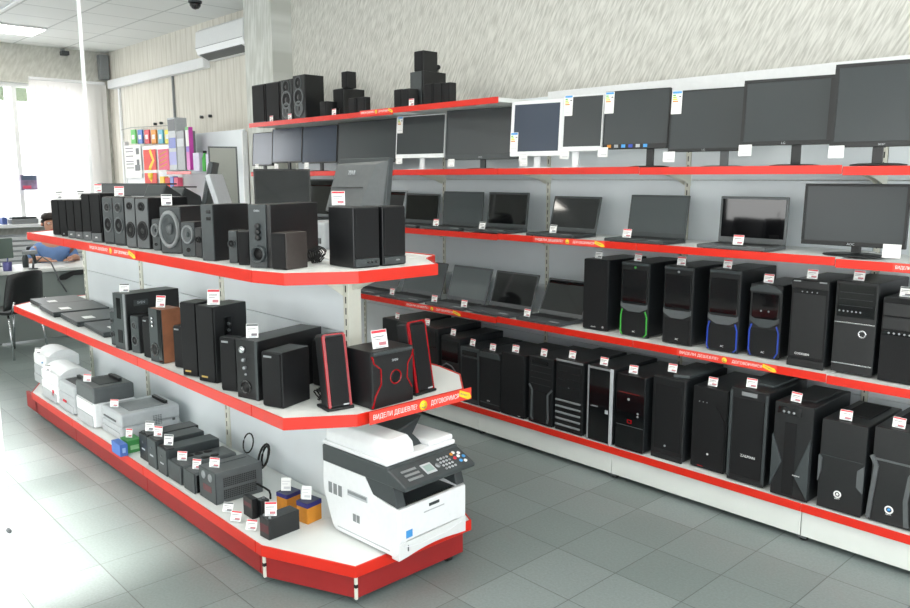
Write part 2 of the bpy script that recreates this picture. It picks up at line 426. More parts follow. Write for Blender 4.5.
def window(ax, c, a0, a1, z0, z1, mull, transom=None):
    wn[0] += 1
    r = thing(f'window_{wn[0]}', None, None); r['kind'] = 'structure'
    def bx(b, p, q, y0, y1, t, m=WHW, off=0):
        if ax == 'X': b.box(c-.1-t+off, c-.1+t+off, p, q, y0, y1, m)
        else: b.box(p, q, c-.1-t+off, c-.1+t+off, y0, y1, m)
    f = MB(); e = .06
    bx(f, a0, a1, z0, z0+e, .035); bx(f, a0, a1, z1-e, z1, .035)
    ys = [a0]+mull+[a1]
    for i, v in enumerate(ys):
        lo = v if i == 0 else v-e/2*(1 if i < len(ys)-1 else 2); bx(f, lo, lo+(e if i in (0, len(ys)-1) else e), z0+e, z1-e, .035)
    if transom: bx(f, a0+e, a1-e, transom-.025, transom+.025, .03)
    o = f.build('window_frame', r); o['kind'] = 'structure'
    g = MB(); bx(g, a0+.03, a1-.03, z0+.03, z1-.03, .004, GLASS); o = g.build('window_glass', r); o['kind'] = 'structure'
    return r
window('X', XF, .2, 4.2, 1.08, 3.02, [1.1, 2.1, 3.22], None)
window('Y', YL, *LW[0], [-6.4, -4.8]); window('Y', YL, *LW[1], [-.3, 1.]); window('X', XR+.2, *BW_[0], [-1., .6, 2.1])  # near left and back windows are unseen, added for their daylight
struct(MB().box(XF, XF+.28, .1, 4.3, 1.02, 1.07, WHT, .008).build('trim_window_sill'))
for nm, b in (('baseboard_right', (-7.27, XR, YW-.015, YW-.0005, 0, .07)), ('baseboard_left', (XF, XR, YL+.0005, YL+.015, 0, .07)), ('baseboard_far', (XF+.0005, XF+.015, YL+.02, YW-.02, 0, .07))):
    struct(MB().box(*b, MGREY).build(nm))
# pale trunking rail along the striped wall
struct(MB().box(XF+.2, -9.1, YW-.09, YW-.001, 3.0, 3.12, WHT, .006).build('trim_rail'))
# narrow vertical trunking pieces on the far right wall
struct(MB().box(XF+.42, XF+.47, YW-.03, YW-.001, 0, 2.99, WHT, .004).build('trim_corner'))
a = py(172, 73, YW-.02)
struct(MB().box(a.x-.012, a.x+.012, YW-.03, YW-.001, 2.2, 3.0, MGREY, .003).build('trim_cable'))
# ceiling surface trunking, running with the aisle
a = pz(10, 6, ZC-.03)
struct(MB().box(-10.8, XR-.3, a.y-.015, a.y+.015, ZC-.025, ZC-.0005, WHT, .004).build('trim_ceiling'))

# near left edge of view: a white door leaf standing open
dx = px(19, 600, -1.25)
r = thing('door_1', None, None); r['kind'] = 'structure'
o = MB().box(dx.x-.045, dx.x, dx.y-.85, dx.y, .02, 2.1, WHT, .004).build('door_leaf', r)
hp = px(10, 532, dx.x+.01)
o = MB().cyl(0, 0, .003, 0, .008, DGREY, Fr((dx.x, hp.y, hp.z), (0, 1, 0), (0, 0, 1), (1, 0, 0)), 12).build('door_screw', r)

# ================================================================ lamps
LAMPM = mat('lamp_diffuser', (255, 250, 240), .5, emit=13)
def ceiling_light(x, y, lx, ly, label, group=None):
    t = thing('ceiling_light', label, 'ceiling light', (x, y, ZC-.02), 0, group)
    f = MB(); w = .02
    f.box(-lx/2, lx/2, -ly/2, -ly/2+w, -.004, .0195, WHT); f.box(-lx/2, lx/2, ly/2-w, ly/2, -.004, .0195, WHT)
    f.box(-lx/2, -lx/2+w, -ly/2+w, ly/2-w, -.004, .0195, WHT); f.box(lx/2-w, lx/2, -ly/2+w, ly/2-w, -.004, .0195, WHT)
    f.build('frame', t)
    MB().box(-lx/2+w, lx/2-w, -ly/2+w, ly/2-w, 0, .016, LAMPM).build('diffuser', t)
    return t
ceiling_light(-11.19, 2.93, .645, .645, 'square bright recessed ceiling light near the curtained window', 'recessed ceiling lights')
k = 0
for y in (.0, 2.1):
    for x in (-7.6, -5.0, -2.4, .2):
        k += 1
        ceiling_light(x, y, 1.24, .3, 'long recessed ceiling light above the sales floor', 'recessed ceiling lights')
# sun and sky
sd = bpy.data.lights.new('sun', 'SUN'); sd.energy = 24; sd.angle = math.radians(5); sd.color = (1, .97, .92)
so = bpy.data.objects.new('sun', sd); COL.objects.link(so)
so.rotation_euler = Vector((.06, 4.25, -2.62)).normalized().to_track_quat('-Z', 'Y').to_euler()
W = bpy.data.worlds.new('sky'); S.world = W; W.use_nodes = True
bg = W.node_tree.nodes['Background']
sky = W.node_tree.nodes.new('ShaderNodeTexSky'); sky.sky_type = 'HOSEK_WILKIE'; sky.sun_direction = Vector((-.1, -4.2, 2.6)).normalized(); sky.turbidity = 8
mixn = W.node_tree.nodes.new('ShaderNodeMix'); mixn.data_type = 'RGBA'; mixn.inputs['Factor'].default_value = .75; mixn.inputs['B'].default_value = (.95, .98, 1, 1)
W.node_tree.links.new(sky.outputs['Color'], mixn.inputs['A']); W.node_tree.links.new(mixn.outputs['Result'], bg.inputs['Color'])
bg.inputs['Strength'].default_value = 5
def portal(loc, rot, sx, sy):
    l = bpy.data.lights.new('window_portal', 'AREA'); l.shape = 'RECTANGLE'; l.size = sx; l.size_y = sy; l.cycles.is_portal = True
    o = bpy.data.objects.new('window_portal', l); COL.objects.link(o); o.location = loc; o.rotation_euler = rot
for h in LW: portal(((h[0]+h[1])/2, YL-.22, (h[2]+h[3])/2), (PI/2, 0, 0), h[1]-h[0], h[3]-h[2])
for h in BW_: portal((XR+.22, (h[0]+h[1])/2, (h[2]+h[3])/2), (PI/2, 0, PI/2), h[1]-h[0], h[3]-h[2])
portal((XF-.22, 2.2, 2.05), (PI/2, 0, -PI/2), 4.0, 1.94)
S.view_settings.view_transform = 'Standard'; S.view_settings.look = 'None'; S.view_settings.gamma = 1; S.view_settings.use_curve_mapping = False
S.view_settings.exposure = .5
S.cycles.use_denoising = True
S.cycles.max_bounces = 8; S.cycles.diffuse_bounces = 5; S.cycles.glossy_bounces = 4; S.cycles.transparent_max_bounces = 12
S.cycles.sample_clamp_indirect = 6

# ================================================================ wall shelving
XJ = [-6.87, -5.786, -4.702, -3.618, -2.534, -1.45, -.366]
YS, YB, YBASE = 3.76, 4.27, 3.575
ZB = .19
Z4 = [.772, .772, .772, .78, .78, .776]
Z3 = [1.331, 1.331, 1.331, 1.336, 1.336, 1.329]
Z2 = [1.755, 1.757, 1.76, 1.76, 1.756, 1.75]
ZT = [2.206, 2.206, 2.216]
def zsec(Z, X):
    for i in range(len(XJ)-1):
        if X <= XJ[i+1] or i == len(XJ)-2: return Z[min(i, len(Z)-1)]
unit = thing('shelving_unit', 'long white wall shelving with red price strips along the right wall', 'shelving unit', (XJ[0], YB, 0), 0)
def U(mb, name, par=unit, label=None):
    o = mb.build(name, None, label); o.parent = par
    o.matrix_parent_inverse = Matrix.Translation((-XJ[0], -YB, 0)) if par is unit else Matrix.Identity(4)
    if par is not unit: pass
    return o
for i, (x0, x1) in enumerate(zip(XJ, XJ[1:])):
    b = MB(); zz = [ZB-.02, .58, .95, 1.32, 1.69, 1.98, 2.258]
    for z0, z1 in zip(zz, zz[1:]): b.box(x0+.018, x1-.018, YB, YB+.02, z0+.0015, z1-.0015, PANEL, .002)
    U(b, 'back_panel')
    pl = U(MB().box(x0+.002, x1-.002, YBASE+.015, YBASE+.04, .03, ZB-.03, PLIN, .002), 'plinth_panel')
    dk = U(MB().box(x0+.001, x1-.001, YBASE+.004, YB-.001, ZB-.028, ZB, DECK, .002), 'base_deck')
    U(MB().box(x0+.001, x1-.001, YBASE-.003, YBASE+.003, ZB-.036, ZB+.004, RED, .001), 'price_strip', dk, 'red price strip')
    for Z in (Z4, Z3, Z2)+((ZT,) if i < 3 else ()):
        z = Z[i]
        sh = U(MB().box(x0+.002, x1-.002, YS+.004, YB-.001, z-.028, z, DECK, .002), 'shelf')
        U(MB().box(x0+.002, x1-.002, YS-.003, YS+.003, z-.036, z+.004, RED, .001), 'price_strip', sh, 'red price strip')
        for xx in (x0+.022, x1-.022):
            U(MB().prism([(YB, z-.1), (YB, z-.029), (YB-.24, z-.029), (YB-.24, z-.036), (YB-.08, z-.07)], xx-.0015, xx+.0015, CREAM, Fr((0, 0, 0), (0, 1, 0), (0, 0, 1), (1, 0, 0))), 'bracket', sh)
for i, x in enumerate(XJ):
    b = MB().box(x-.015, x+.015, YB-.004, YB+.03, 0, 2.15, CREAM, .002)
    k = 0
    z = .25
    while z < 2.1:
        b.box(x-.003, x+.003, YB-.0045, YB-.0035, z, z+.03, RUB); z += .05
    U(b, 'upright')
    U(MB().box(x-.02, x+.02, YBASE+.03, YB, .012, .03, DGREY).cyl(x, YBASE+.06, .02, 0, .014, RUB), 'foot')
# white header board behind the monitors, right of the top shelf
U(MB().box(XJ[3]-.01, XJ[-1], YB-.012, YB-.005, 2.16, 2.285, WHT, .002), 'header_rail')

# ================================================================ island shelving (gondola)
GX = [-6.29, -5.2, -4.06, -2.86]
GZB, GZM, GZT = .18, .775, 1.33
GC = 2.04
gon = thing('display_island', 'double-sided white island shelving with red edges and red plinth', 'shelving unit', (GX[-1], GC, 0), 0)
def Gd(mb, name, par=gon, label=None):
    o = mb.build(name, None, label); o.parent = par
    if par is gon: o.matrix_parent_inverse = Matrix.Translation((-GX[-1], -GC, 0))
    return o
YZ = Fr((0, 0, 0), (0, 1, 0), (0, 0, 1), (1, 0, 0))
def rail(pts, z, hh, t, m, over=.004):
    """price strip following the outline pts (outer side), built as mitred box segments"""
    b = MB(); n = len(pts)
    V = [Vector((*p, 0)) for p in pts]
    nrm = []
    for i in range(n-1):
        d = (V[i+1]-V[i]).normalized(); nrm.append(Vector((d.y, -d.x, 0)))
    off = []
    for i in range(n):
        if i == 0: q = nrm[0]
        elif i == n-1: q = nrm[-1]
        else: q = (nrm[i-1]+nrm[i]); q = q/ q.dot(nrm[i])
        off.append(q)
    for i in range(n-1):
        a, c = V[i], V[i+1]; ao, co = a+off[i]*t, c+off[i+1]*t
        P0 = [a, c, co, ao]
        b.hexa([(p.x, p.y, z-hh) for p in P0]+[(p.x, p.y, z+over) for p in P0], m, .0012, 1)
    return b
def deck(pts, z0, z1, m=DECK): return MB().prism(pts, z0, z1, m, WORLD)
def section(x0, x1, y0, z, side, hh=.045):
    ys = (y0, GC-.03) if side < 0 else (GC+.03, 2*GC-y0)
    sh = Gd(MB().box(x0+.002, x1-.002, ys[0], ys[1], z-.03, z, DECK, .002), 'shelf')
    e = [(x0+.002, y0), (x1-.002, y0)] if side < 0 else [(x1-.002, 2*GC-y0), (x0+.002, 2*GC-y0)]
    Gd(rail(e, z, hh, .007, RED), 'price_strip', sh, 'red price strip')
    return sh
YGB, YGM, YGT = 1.522, 1.53, 1.555
XL = {GZB: -6.06, GZM: -6.28, GZT: -5.98}
for i, (x0, x1) in enumerate(zip(GX, GX[1:])):
    b = MB(); zz = [GZB-.02, .62, 1.01, 1.328]
    for z0, z1 in zip(zz, zz[1:]): b.box(x0+.02, x1-.02, GC-.022, GC+.022, z0+.0015, z1-.0015, PANEL, .002)
    Gd(b, 'back_panel')
    for sd in (-1, 1):
        for yy, zz_ in ((YGB, GZB), (YGM, GZM), (YGT, GZT)): section(XL[zz_] if i == 0 else x0, x1, yy, zz_, sd)
        yp = YGB+.012
        y0, y1 = (yp, yp+.02) if sd < 0 else (2*GC-yp-.02, 2*GC-yp)
        Gd(MB().box(x0+.002, x1-.002, y0, y1, .035, GZB-.031, REDP, .002), 'plinth_panel')
    for xx in (x0+.02, x1-.02):
        for z in (GZM, GZT):
            for sd in (-1, 1):
                q = lambda y: GC+sd*(GC-y) if sd > 0 else y
                pts = [(q(GC-.03), z-.15), (q(GC-.03), z-.031), (q(1.62), z-.031), (q(1.62), z-.045), (q(GC-.12), z-.09)]
                if sd > 0: pts = pts[::-1]
                Gd(MB().prism(pts, xx-.0015, xx+.0015, CREAM, YZ), 'bracket')
for x in GX:
    b = MB().box(x-.02, x+.02, GC-.035, GC+.035, 0.02, 1.3295, CREAM, .003)
    z = .25
    while z < 1.3:
        for yy in (GC-.0355, GC+.0348): b.box(x-.004, x+.004, yy, yy+.0008, z, z+.03, RUB)
        z += .05
    Gd(b, 'upright')
for x in [GX[0]-.25, *GX, -2.5]:
    for yy in (1.62, 2*GC-1.62):
        if x in (GX[0]-.25, -2.5): yy = GC+(yy-GC)*.62
        Gd(MB().cyl(x, yy, .022, 0, .012, RUB).cyl(x, yy, .008, .012, .05, CHR), 'foot')
def endcap(sign, xj, zz, side, start, nose, yn, y0, hh=.045, back=None):
    """trapezoid end shelf: side edge runs out to start, then chamfers in to the nose"""
    pts = [(xj, y0), (start, side), (nose, yn[0]), (nose, yn[1]), back or (start, 2*GC-side), (xj, 2*GC-(y0 if y0 != 1.6 else YGT))]
    if sign < 0: pts = pts[::-1]
    sh = Gd(deck(pts, zz-.03, zz), 'end_shelf')
    Gd(rail(pts, zz, hh, .007, RED), 'price_strip', sh, 'red price strip')
    return pts, sh
endR = {}
for z, prm in ((GZB, (YGB, -2.815, -2.4, (1.70, 2.33), YGB, (-2.7, 2.47))), (GZM, (YGM, -2.615, -2.46, (1.765, 2.34), YGM, (-2.66, 2.51))), (GZT, (1.6, -2.69, -2.545, (1.845, 2.265), YGT, (-2.77, 2.40)))):
    side, st, no, yn, y0, bk = prm
    xr = GX[-1]+.003
    endR[z] = endcap(1, xr, z, side, st, no, yn, y0, back=bk)
    st2, no2 = {GZB: (-6.08, -6.45), GZM: (-6.38, -6.58), GZT: (-6.0, -6.2)}[z]
    endcap(-1, XL[z]-.003, z, side, st2, no2, yn, YGT if z == GZT else y0)
    if z != GZB:
        for yy in (GC-.012, GC+.012):
            Gd(MB().prism([(xr+.02, z-.12), (xr+.02, z-.031), (no-.05, z-.031)], yy-.0012, yy+.0012, CREAM, Fr((0, 0, 0), (1, 0, 0), (0, 0, 1), (0, -1, 0)) if False else Fr((0, 0, 0), (1, 0, 0), (0, 0, 1), (0, 1, 0))), 'bracket')
for sg in (1, -1):
    f = (lambda x: x) if sg > 0 else (lambda x: -6.07-(x+2.82)*.9)
    pts = [(f(GX[-1]+.003), YGB+.012), (f(-2.82), YGB+.012), (f(-2.412), 1.712), (f(-2.412), 2.3), (f(-2.82), 2*GC-YGB-.012), (f(GX[-1]+.003), 2*GC-YGB-.012)]
    names = []
    P3 = pts if sg > 0 else pts[::-1]
    b = MB()
    rm = rail(P3, GZB-.031, GZB-.031-.035, -.02, REDP, 0)
    Gd(rm, 'end_plinth')
for (x, y) in ((-2.409, 1.708), (-2.818, YGB+.009)):
    b = MB().box(x-.006, x+.006, y-.006, y+.006, .035, GZB-.036, CREAM, .002).box(x-.0065, x+.0065, y-.0065, y+.0065, .085, .1, RUB)
    Gd(b, 'corner_post')
# wheels under the near end seen at its far corner
Gd(MB().cyl(0, 0, .022, -.012, .012, RUB, Fr((-2.45, 2.24, .022), (1, 0, 0), (0, 0, 1), (0, 1, 0))).cyl(0, 0, .01, -.016, .016, CHR, Fr((-2.45, 2.24, .022), (1, 0, 0), (0, 0, 1), (0, 1, 0))), 'caster')
# white channel pole from the island to the ceiling
pp = py(91.3, 185, GC-.07)
o = MB().box(pp.x-.011, pp.x+.011, GC-.08, GC-.058, GZT+.001, ZC-.001, WHT, .003).build('service_pole')
tag(o, 'thin white vertical pole rising from the island shelving to the ceiling', 'pole')

# ================================================================ goods on the wall shelving
def wall_tower(spec, label, feats, z, short, tagu=.45, group=None, body=CASE, sc=None, phi=0, D=None, kind=0, bev=.006, **kw):
    xa, xb, yb, xc, yt = spec
    return item('computer_tower', label, 'computer', spec, feats, body, 'case', group, bev, z, phi=phi, D=D or (.4 if z > .5 else .43), tagu=tagu, short=short,
                tgroup='price tags on the computers', foot=.008, tkw=dict(kind=kind), clampy=(YS+.022 if z > .5 else YBASE+.022), **kw)
def buttons(u0, u1, v, n=3, r=.004, m=SILV): return [K('button', u0+(u1-u0)*i/(n-1), v, r, m, .009) for i in range(n)]
GT = 'computer towers on the lower wall shelf'; GU = 'computer towers on the upper computer shelf'
BAY = lambda v0, v1, u0=.06, u1=.94: P('drive_bay_cover', u0, u1, v0, v1, GLOSS, .007, n0=.003)
FP = lambda m=BLK, t=.004, **k: P('front_panel', .01, .99, .012, .995, m, t, **k)
GRL = lambda u0, u1, v0, v1: P('mesh_grille', u0, u1, v0, v1, MATT, .007, n0=.003)
def chevron(col): return [G('chevron_panel', [(.02, .46), (.02, .4), (.3, .34), (.7, .34), (.98, .4), (.98, .46), (.9, .44), (.1, .44)], DGREY, .01, n0=.003),
    GRL(.08, .92, .03, .335)] + ([ST('accent_strip', [(.08, .36), (.03, .28), (.03, .06), (.09, .02)], .006, col, .01, n0=.002), ST('accent_strip', [(.9, .36), (.97, .28), (.97, .06), (.88, .02)], .006, col, .01, n0=.002)] if col else [])
LOGO = lambda s, v=.1, u=.5, size=.014, m=WTXT, n=.0075: TX(s, u, v, size, m, 'logo', n=n)

# --- upper computer shelf (left to right)
z = Z4[3]
wall_tower((582.2, 607.5, 332.5, 640, 260.5), 'plain matt black computer tower beside an open laptop, start of the upper computer row',
    [P('front_panel', .01, .99, .012, .995, MATT, .005, bev=.003), LOGO('AVOLUX', .05, .45, .009, n=.0055), K('badge', .84, .06, .008, SILV, .007)], z, 'the plain black tower beside the open laptop', kind=1, group=GU)
def glossy(spec, label, col, short, z, **k):
    return wall_tower(spec, label, [FP(), P('drive_bay_cover', .06, .94, .47, .9, GLOSS, .009, n0=.003, bev=.003), K('power_button', .5, .93 if col != BLU else .41, .007, col or SILV, .009),
        *chevron(col), LOGO('AC', .075, .52, .014, n=.0078), P('top_lip', .02, .98, .955, .99, GRAPH, .012, n0=.003, bev=.003),
        PORT(.58, .78, .035, face='R', rim=DGREY, name='side_vent')], z, short, group=GU, **k)
glossy((619.3, 648, 339.5, 684, 263.5), 'black computer tower with bright green strips down its lower front', GRN, 'the tower with green strips', z)
glossy((661.3, 691.5, 347.5, 728, 267.7), 'black tower with glossy bay and no coloured strips, between green and blue striped ones', None, 'the unstriped glossy tower between green and blue', z)
glossy((705.4, 738, 355, 770, 271), 'large black computer tower with blue side strips and tall glossy bay, above the banner', BLU, 'the taller tower with blue strips', Z4[4])
it = wall_tower((746.3, 779.5, 361, 806, 286), 'shorter black computer tower with rounded top and blue curved strips', [FP(), P('drive_bay_cover', .08, .92, .52, .88, GLOSS, .009, n0=.003, bev=.003),
    G('chevron_panel', [(.04, .56), (.04, .5), (.35, .42), (.65, .42), (.96, .5), (.96, .56), (.8, .53), (.2, .53)], GRAPH, .011, n0=.003), GRL(.1, .9, .03, .4),
    ST('accent_strip', [(.1, .45), (.04, .36), (.04, .1), (.12, .02)], .006, BLU, .01, n0=.002), ST('accent_strip', [(.88, .45), (.96, .36), (.96, .1), (.86, .02)], .006, BLU, .01, n0=.002),
    G('rounded_top_cap', [(.0, .9), (1, .9), (.98, .94), (.75, .985), (.5, 1.0), (.25, .985), (.02, .94)], GRAPH, .013, n0=.001), LOGO('AC', .08, .5, .014, n=.0078), K('button', .38, .64, .005, SILV, .011), K('button', .62, .64, .005, SILV, .011)], Z4[4],
    'the short round-topped tower with blue strips', group=GU)
wall_tower((786, 824.4, 370.8, 858, 282), 'tall black computer tower with a smooth dark front and small maker lettering near its foot', [FP(MATT), P('top_band', .0, 1, .9, .985, BLK, .008, bev=.003), P('silver_clip', .05, .25, .975, .99, SILV, .009, n0=.007), P('silver_clip', .75, .95, .975, .99, SILV, .009, n0=.007),
    *buttons(.3, .7, .865, 4, .003), P('slim_panel', .06, .94, .12, .84, BLK, .006, n0=.004), TX('CODEGEN', .4, .15, .015, WTXT, 'logo', n=.0065), P('foot_band', 0, 1, 0, .085, BLK, .012, bev=.003)], Z4[5] if 0 else Z4[4], 'the tall smooth-fronted tower', group=GU)
wall_tower((829.3, 873, 378.5, 905, 284), 'black computer tower with chrome bands and a round chrome ring on its front', [FP(), P('drive_bay_cover', .05, .95, .62, .97, GLOSS, .008, n0=.003),
    P('chrome_band', .02, .98, .55, .563, CHR, .01, n0=.003), P('chrome_band', .02, .98, .105, .118, CHR, .01, n0=.003),
    (lambda it: MB().lathe(.7*it.w, .45*it.h, [(.019, .004), (.019, .009), (.012, .009), (.012, .004)], CHR, it.F, 24, 1, False).build('chrome_ring', it.root)),
    *[K('port', .12+.1*i, .68, .0045, SILV, .009) for i in range(6)], *[P('drive_line', .1, .9, .74+.07*i, .743+.07*i, GRAPH, .0088, n0=.007) for i in range(3)]], Z4[4], 'the tower with a chrome ring', group=GU)
wall_tower((875.5, 921, 388, 960, 301), 'black computer tower cut off by the right edge of the photo, upper computer row', [FP(MATT), P('drive_bay_cover', .04, .96, .79, .93, BLK, .008, n0=.003), P('drive_bay_cover', .04, .96, .63, .77, BLK, .008, n0=.003),
    P('port_strip', .04, .96, .56, .61, GLOSS, .009, n0=.003), *[K('port', .2+.12*i, .585, .005, SILV, .011) for i in range(5)]], Z4[5], 'the rightmost tower of the upper computer row', group=GU, kind=1)

# --- lower computer shelf (left to right)
z = ZB
wall_tower((357, 383, 392, 412, 327), 'half-hidden black computer tower behind the red-edged subwoofer, furthest left in the lower row', [FP()], z, 'the leftmost tower of the lower row', group=GT)
wall_tower((391, 417, 400, 440, 333), 'half-hidden black computer tower between the red-trimmed speaker and subwoofer, lower row', [FP(), BAY(.7, .95)], z, 'the second leftmost tower of the lower row', group=GT)
wall_tower((430, 449, 404, 470, 341), 'black computer tower with a curved grey bay line, just right of the red-trimmed speaker', [FP(), P('drive_bay_cover', .06, .94, .6, .93, GLOSS, .009, n0=.003), ST('grey_arc', [(.05, .5), (.3, .56), (.6, .53), (.95, .4)], .008, DGREY, .012, n0=.003)], z, 'the tower with a curved grey line', group=GT)
wall_tower((450.5, 470, 409.5, 486, 351.5), 'narrow dark computer tower with a raised bezel partly behind the island shelf corner', [FP(GRAPH), P('drive_bay_cover', .12, .88, .85, .93, GLOSS, .009, n0=.003), P('slim_panel', .08, .92, .1, .82, BLK, .008, n0=.003, bev=.003)], z, 'the tower behind the island shelf corner', group=GT)
wall_tower((472.6, 494.6, 415, 514, 356), 'black computer tower with a sloping grey top edge and tiny lettering low down', [FP(), G('sloped_top', [(.0, .9), (.08, .99), (.92, .99), (1, .9)], GRAPH, .014, n0=.003), P('foot_band', .04, .96, .1, .115, GRAPH, .008, n0=.003), LOGO('ZETA', .15, .45, .012, n=.0055)], z, 'the tower with the sloping grey top', group=GT)
wall_tower((496.5, 521, 421.5, 540, 357.5), 'completely flat-fronted black computer tower in the lower row', [P('front_panel', .01, .99, .012, .995, MATT, .006, bev=.003), LOGO('DEX', .035, .8, .009, n=.0065)], z, 'the flat-fronted tower of the lower row', group=GT)
wall_tower((523.6, 548.6, 430, 570, 361.5), 'black computer tower with two grey angular arrow strips on its lower front', [FP(), P('port_strip', .12, .8, .9, .95, GLOSS, .008, n0=.003),
    *[P('bay_line', .08, .92, .6+.09*i, .604+.09*i, GRAPH, .006, n0=.003) for i in range(4)],
    ST('arrow_strip', [(.03, .58), (.16, .5), (.14, .1), (.2, .05)], .011, DGREY, .01, n0=.003), ST('arrow_strip', [(.98, .56), (.8, .47), (.84, .12), (.8, .05)], .011, DGREY, .01, n0=.003), GRL(.25, .75, .05, .5)], z, 'the tower with grey arrow strips', group=GT)
wall_tower((551.5, 580, 438.5, 600, 364), 'black computer tower with a ladder of grey horizontal ribs over its lower half', [FP(), P('top_lip', .02, .98, .965, .99, SILV, .01, n0=.003),
    *[P('drive_bay_cover', .08, .9, .84-.1*i, .92-.1*i, BLK, .008, n0=.003) for i in range(4)], *[P('rib', .03, .93, .42-.085*i, .445-.085*i, MGREY, .014, n0=.003, bev=.003) for i in range(5)], LOGO('M', .62, .5, .013, SILV, n=.0085)], z, 'the tower with grey ribs', group=GT)
wall_tower((582.3, 609.5, 448, 635, 371), 'black computer tower framed by bright silver vertical edges', [FP(GLOSS), P('silver_edge', 0, .05, 0, 1, SILV, .009, bev=.002), P('silver_edge', .86, .97, 0, 1, LGREY, .012, bev=.003), P('silver_top', .05, .86, .965, .99, SILV, .009), TX('---AEROCO', .25, .47, .011, LGREY, 'logo', n=.0045), P('badge', .68, .8, .4, .45, LGREY, .006, n0=.003)], z, 'the silver-edged tower', group=GT)
wall_tower((613, 642.5, 456, 668, 379), 'black computer tower with a small red square button and a thin red line', [FP(GLOSS), P('red_line', .1, .8, .76, .766, REDT, .0055, n0=.003), LOGO('S5', .68, .45, .016, n=.0045),
    (lambda it: MB().box(.42*it.w, .58*it.w, .37*it.h, .42*it.h, .003, .006, REDT, 0, it.F).box(.45*it.w, .55*it.w, .38*it.h, .41*it.h, .006, .0066, GLOSS, 0, it.F).build('power_button', it.root)), P('bay_line', .02, .98, .33, .336, DGREY, .006, n0=.003), K('key_lock', .78, .52, .006, SILV, .007), K('key_lock', .78, .48, .006, SILV, .007)], z, 'the tower with the red square button', group=GT)
wall_tower((650.5, 684, 464.5, 716, 381), 'bulky black computer tower with a big rounded top hump, lower row', [P('front_panel', .0, 1, .03, .99, BLK, .012, bev=.006), P('slim_panel', .1, .9, .12, .9, MATT, .014, n0=.01, bev=.003), P('foot_band', .02, .98, .0, .07, BLK, .016, bev=.004), K('badge', .45, .17, .007, SILV, .0155), G('top_hump', [(.55, .02), (.95, .1), (.98, .6), (.9, .98), (.5, .98)], GRAPH, .018, 'T', n0=-.001, bev=.004)], z, 'the bulky tower with a rounded hump', group=GT, lift=.018)
wall_tower((689.5, 725, 475.5, 752, 392), 'black computer tower with a diagonal crease, white badge and red dot at its foot', [FP(MATT, .006), *buttons(.2, .42, .82, 3, .003), G('crease_panel', [(.7, .8), (.96, .62), (.96, .05), (.94, .05), (.94, .61)], BLK, .009, n0=.004), K('badge', .5, .2, .006, WTXT, .008), P('red_mark', .22, .38, .03, .04, REDT, .0075, n0=.003)], z, 'the tower with a diagonal crease', group=GT, bev=.004)
wall_tower((722.5+3, 764.5, 490, 800, 394), 'wide black computer tower with white maker lettering at mid front and a mesh top', [FP(), P('slim_panel', .1, .9, .08, .9, MATT, .008, n0=.003), LOGO('ZALMAN', .3, .55, .019, n=.0085), P('side_rail', .0, .07, .05, .97, GRAPH, .01, n0=.003), P('side_rail', .93, 1, .05, .97, GRAPH, .01, n0=.003), P('power_button', .3, .7, .93, .97, SILV, .007, n0=.003), G('top_mesh', [(.15, .25), (.85, .25), (.85, .9), (.15, .9)], GRAPH, .012, 'T', bev=.003)], z, 'the tower with white lettering at mid front', group=GT)
wall_tower((768, 808, 505, 846, 409), 'black computer tower with two dark angular side wings shaping an hourglass front', [FP(), P('port_strip', .1, .7, .88, .96, GLOSS, .008, n0=.003), *[K('port', .25+.13*i, .91, .006, SILV, .01) for i in range(3)],
    G('wing_panel', [(.0, .66), (.28, .38), (.0, .1)], GRAPH, .014, n0=.003, bev=.002), G('wing_panel', [(.98, .68), (.62, .26), (.98, .04)], GRAPH, .014, n0=.003, bev=.002), GRL(.3, .6, .04, .8), LOGO('tsunami', .27, .68, .011, n=.0148), G('top_mesh', [(.15, .2), (.85, .2), (.85, .9), (.15, .9)], BLK, .01, 'T', bev=.002)], z, 'the tower with angular side wings', group=GT, bev=.005)
wall_tower((815, 862, 519.5, 898, 428), 'black computer tower with short grey notched grips and a round white badge', [FP(), P('bay_line', .04, .96, .6, .606, GRAPH, .008, n0=.003), G('side_grip', [(.0, .6), (.07, .57), (.07, .42), (.0, .3)], DGREY, .014, n0=.003), G('side_grip', [(1, .58), (.86, .52), (.86, .34), (1, .28)], DGREY, .014, n0=.003),
    (lambda it: MB().lathe(.46*it.w, .2*it.h, [(.017, .004), (.017, .0065), (.011, .0065), (.011, .004)], WTXT, it.F, 20, 1, False).cyl(.46*it.w, .2*it.h, .006, .004, .0065, WTXT, it.F).build('badge', it.root)), LOGO('AIRTT', .15, .46, .009, n=.0055), G('top_mesh', [(.2, .3), (.8, .3), (.8, .92), (.2, .92)], MATT, .004, 'T')], z, 'the tower with notched grey grips', group=GT)
wall_tower((866, 914, 533.5, 956, 436), 'black computer tower with grey curved legs on its front, ending the lower row', [FP(), ST('curved_leg', [(.0, .7), (.12, .6), (.06, .3), (.02, .04)], .018, DGREY, .014, n0=.003), ST('curved_leg', [(1, .66), (.86, .56), (.8, .3), (.86, .04)], .018, DGREY, .014, n0=.003), P('bay_line', .03, .97, .66, .68, DGREY, .01, n0=.003),
    (lambda it: MB().lathe(.46*it.w, .17*it.h, [(.018, .004), (.018, .0065), (.012, .0065), (.012, .004)], WTXT, it.F, 20, 1, False).cyl(.46*it.w, .17*it.h, .007, .004, .0065, CYAN, it.F).build('badge', it.root)), LOGO('AIRTT', .12, .46, .009, n=.0055), G('top_mesh', [(.2, .3), (.8, .3), (.8, .92), (.2, .92)], MATT, .004, 'T')], z, 'the last tower of the lower row', group=GT)

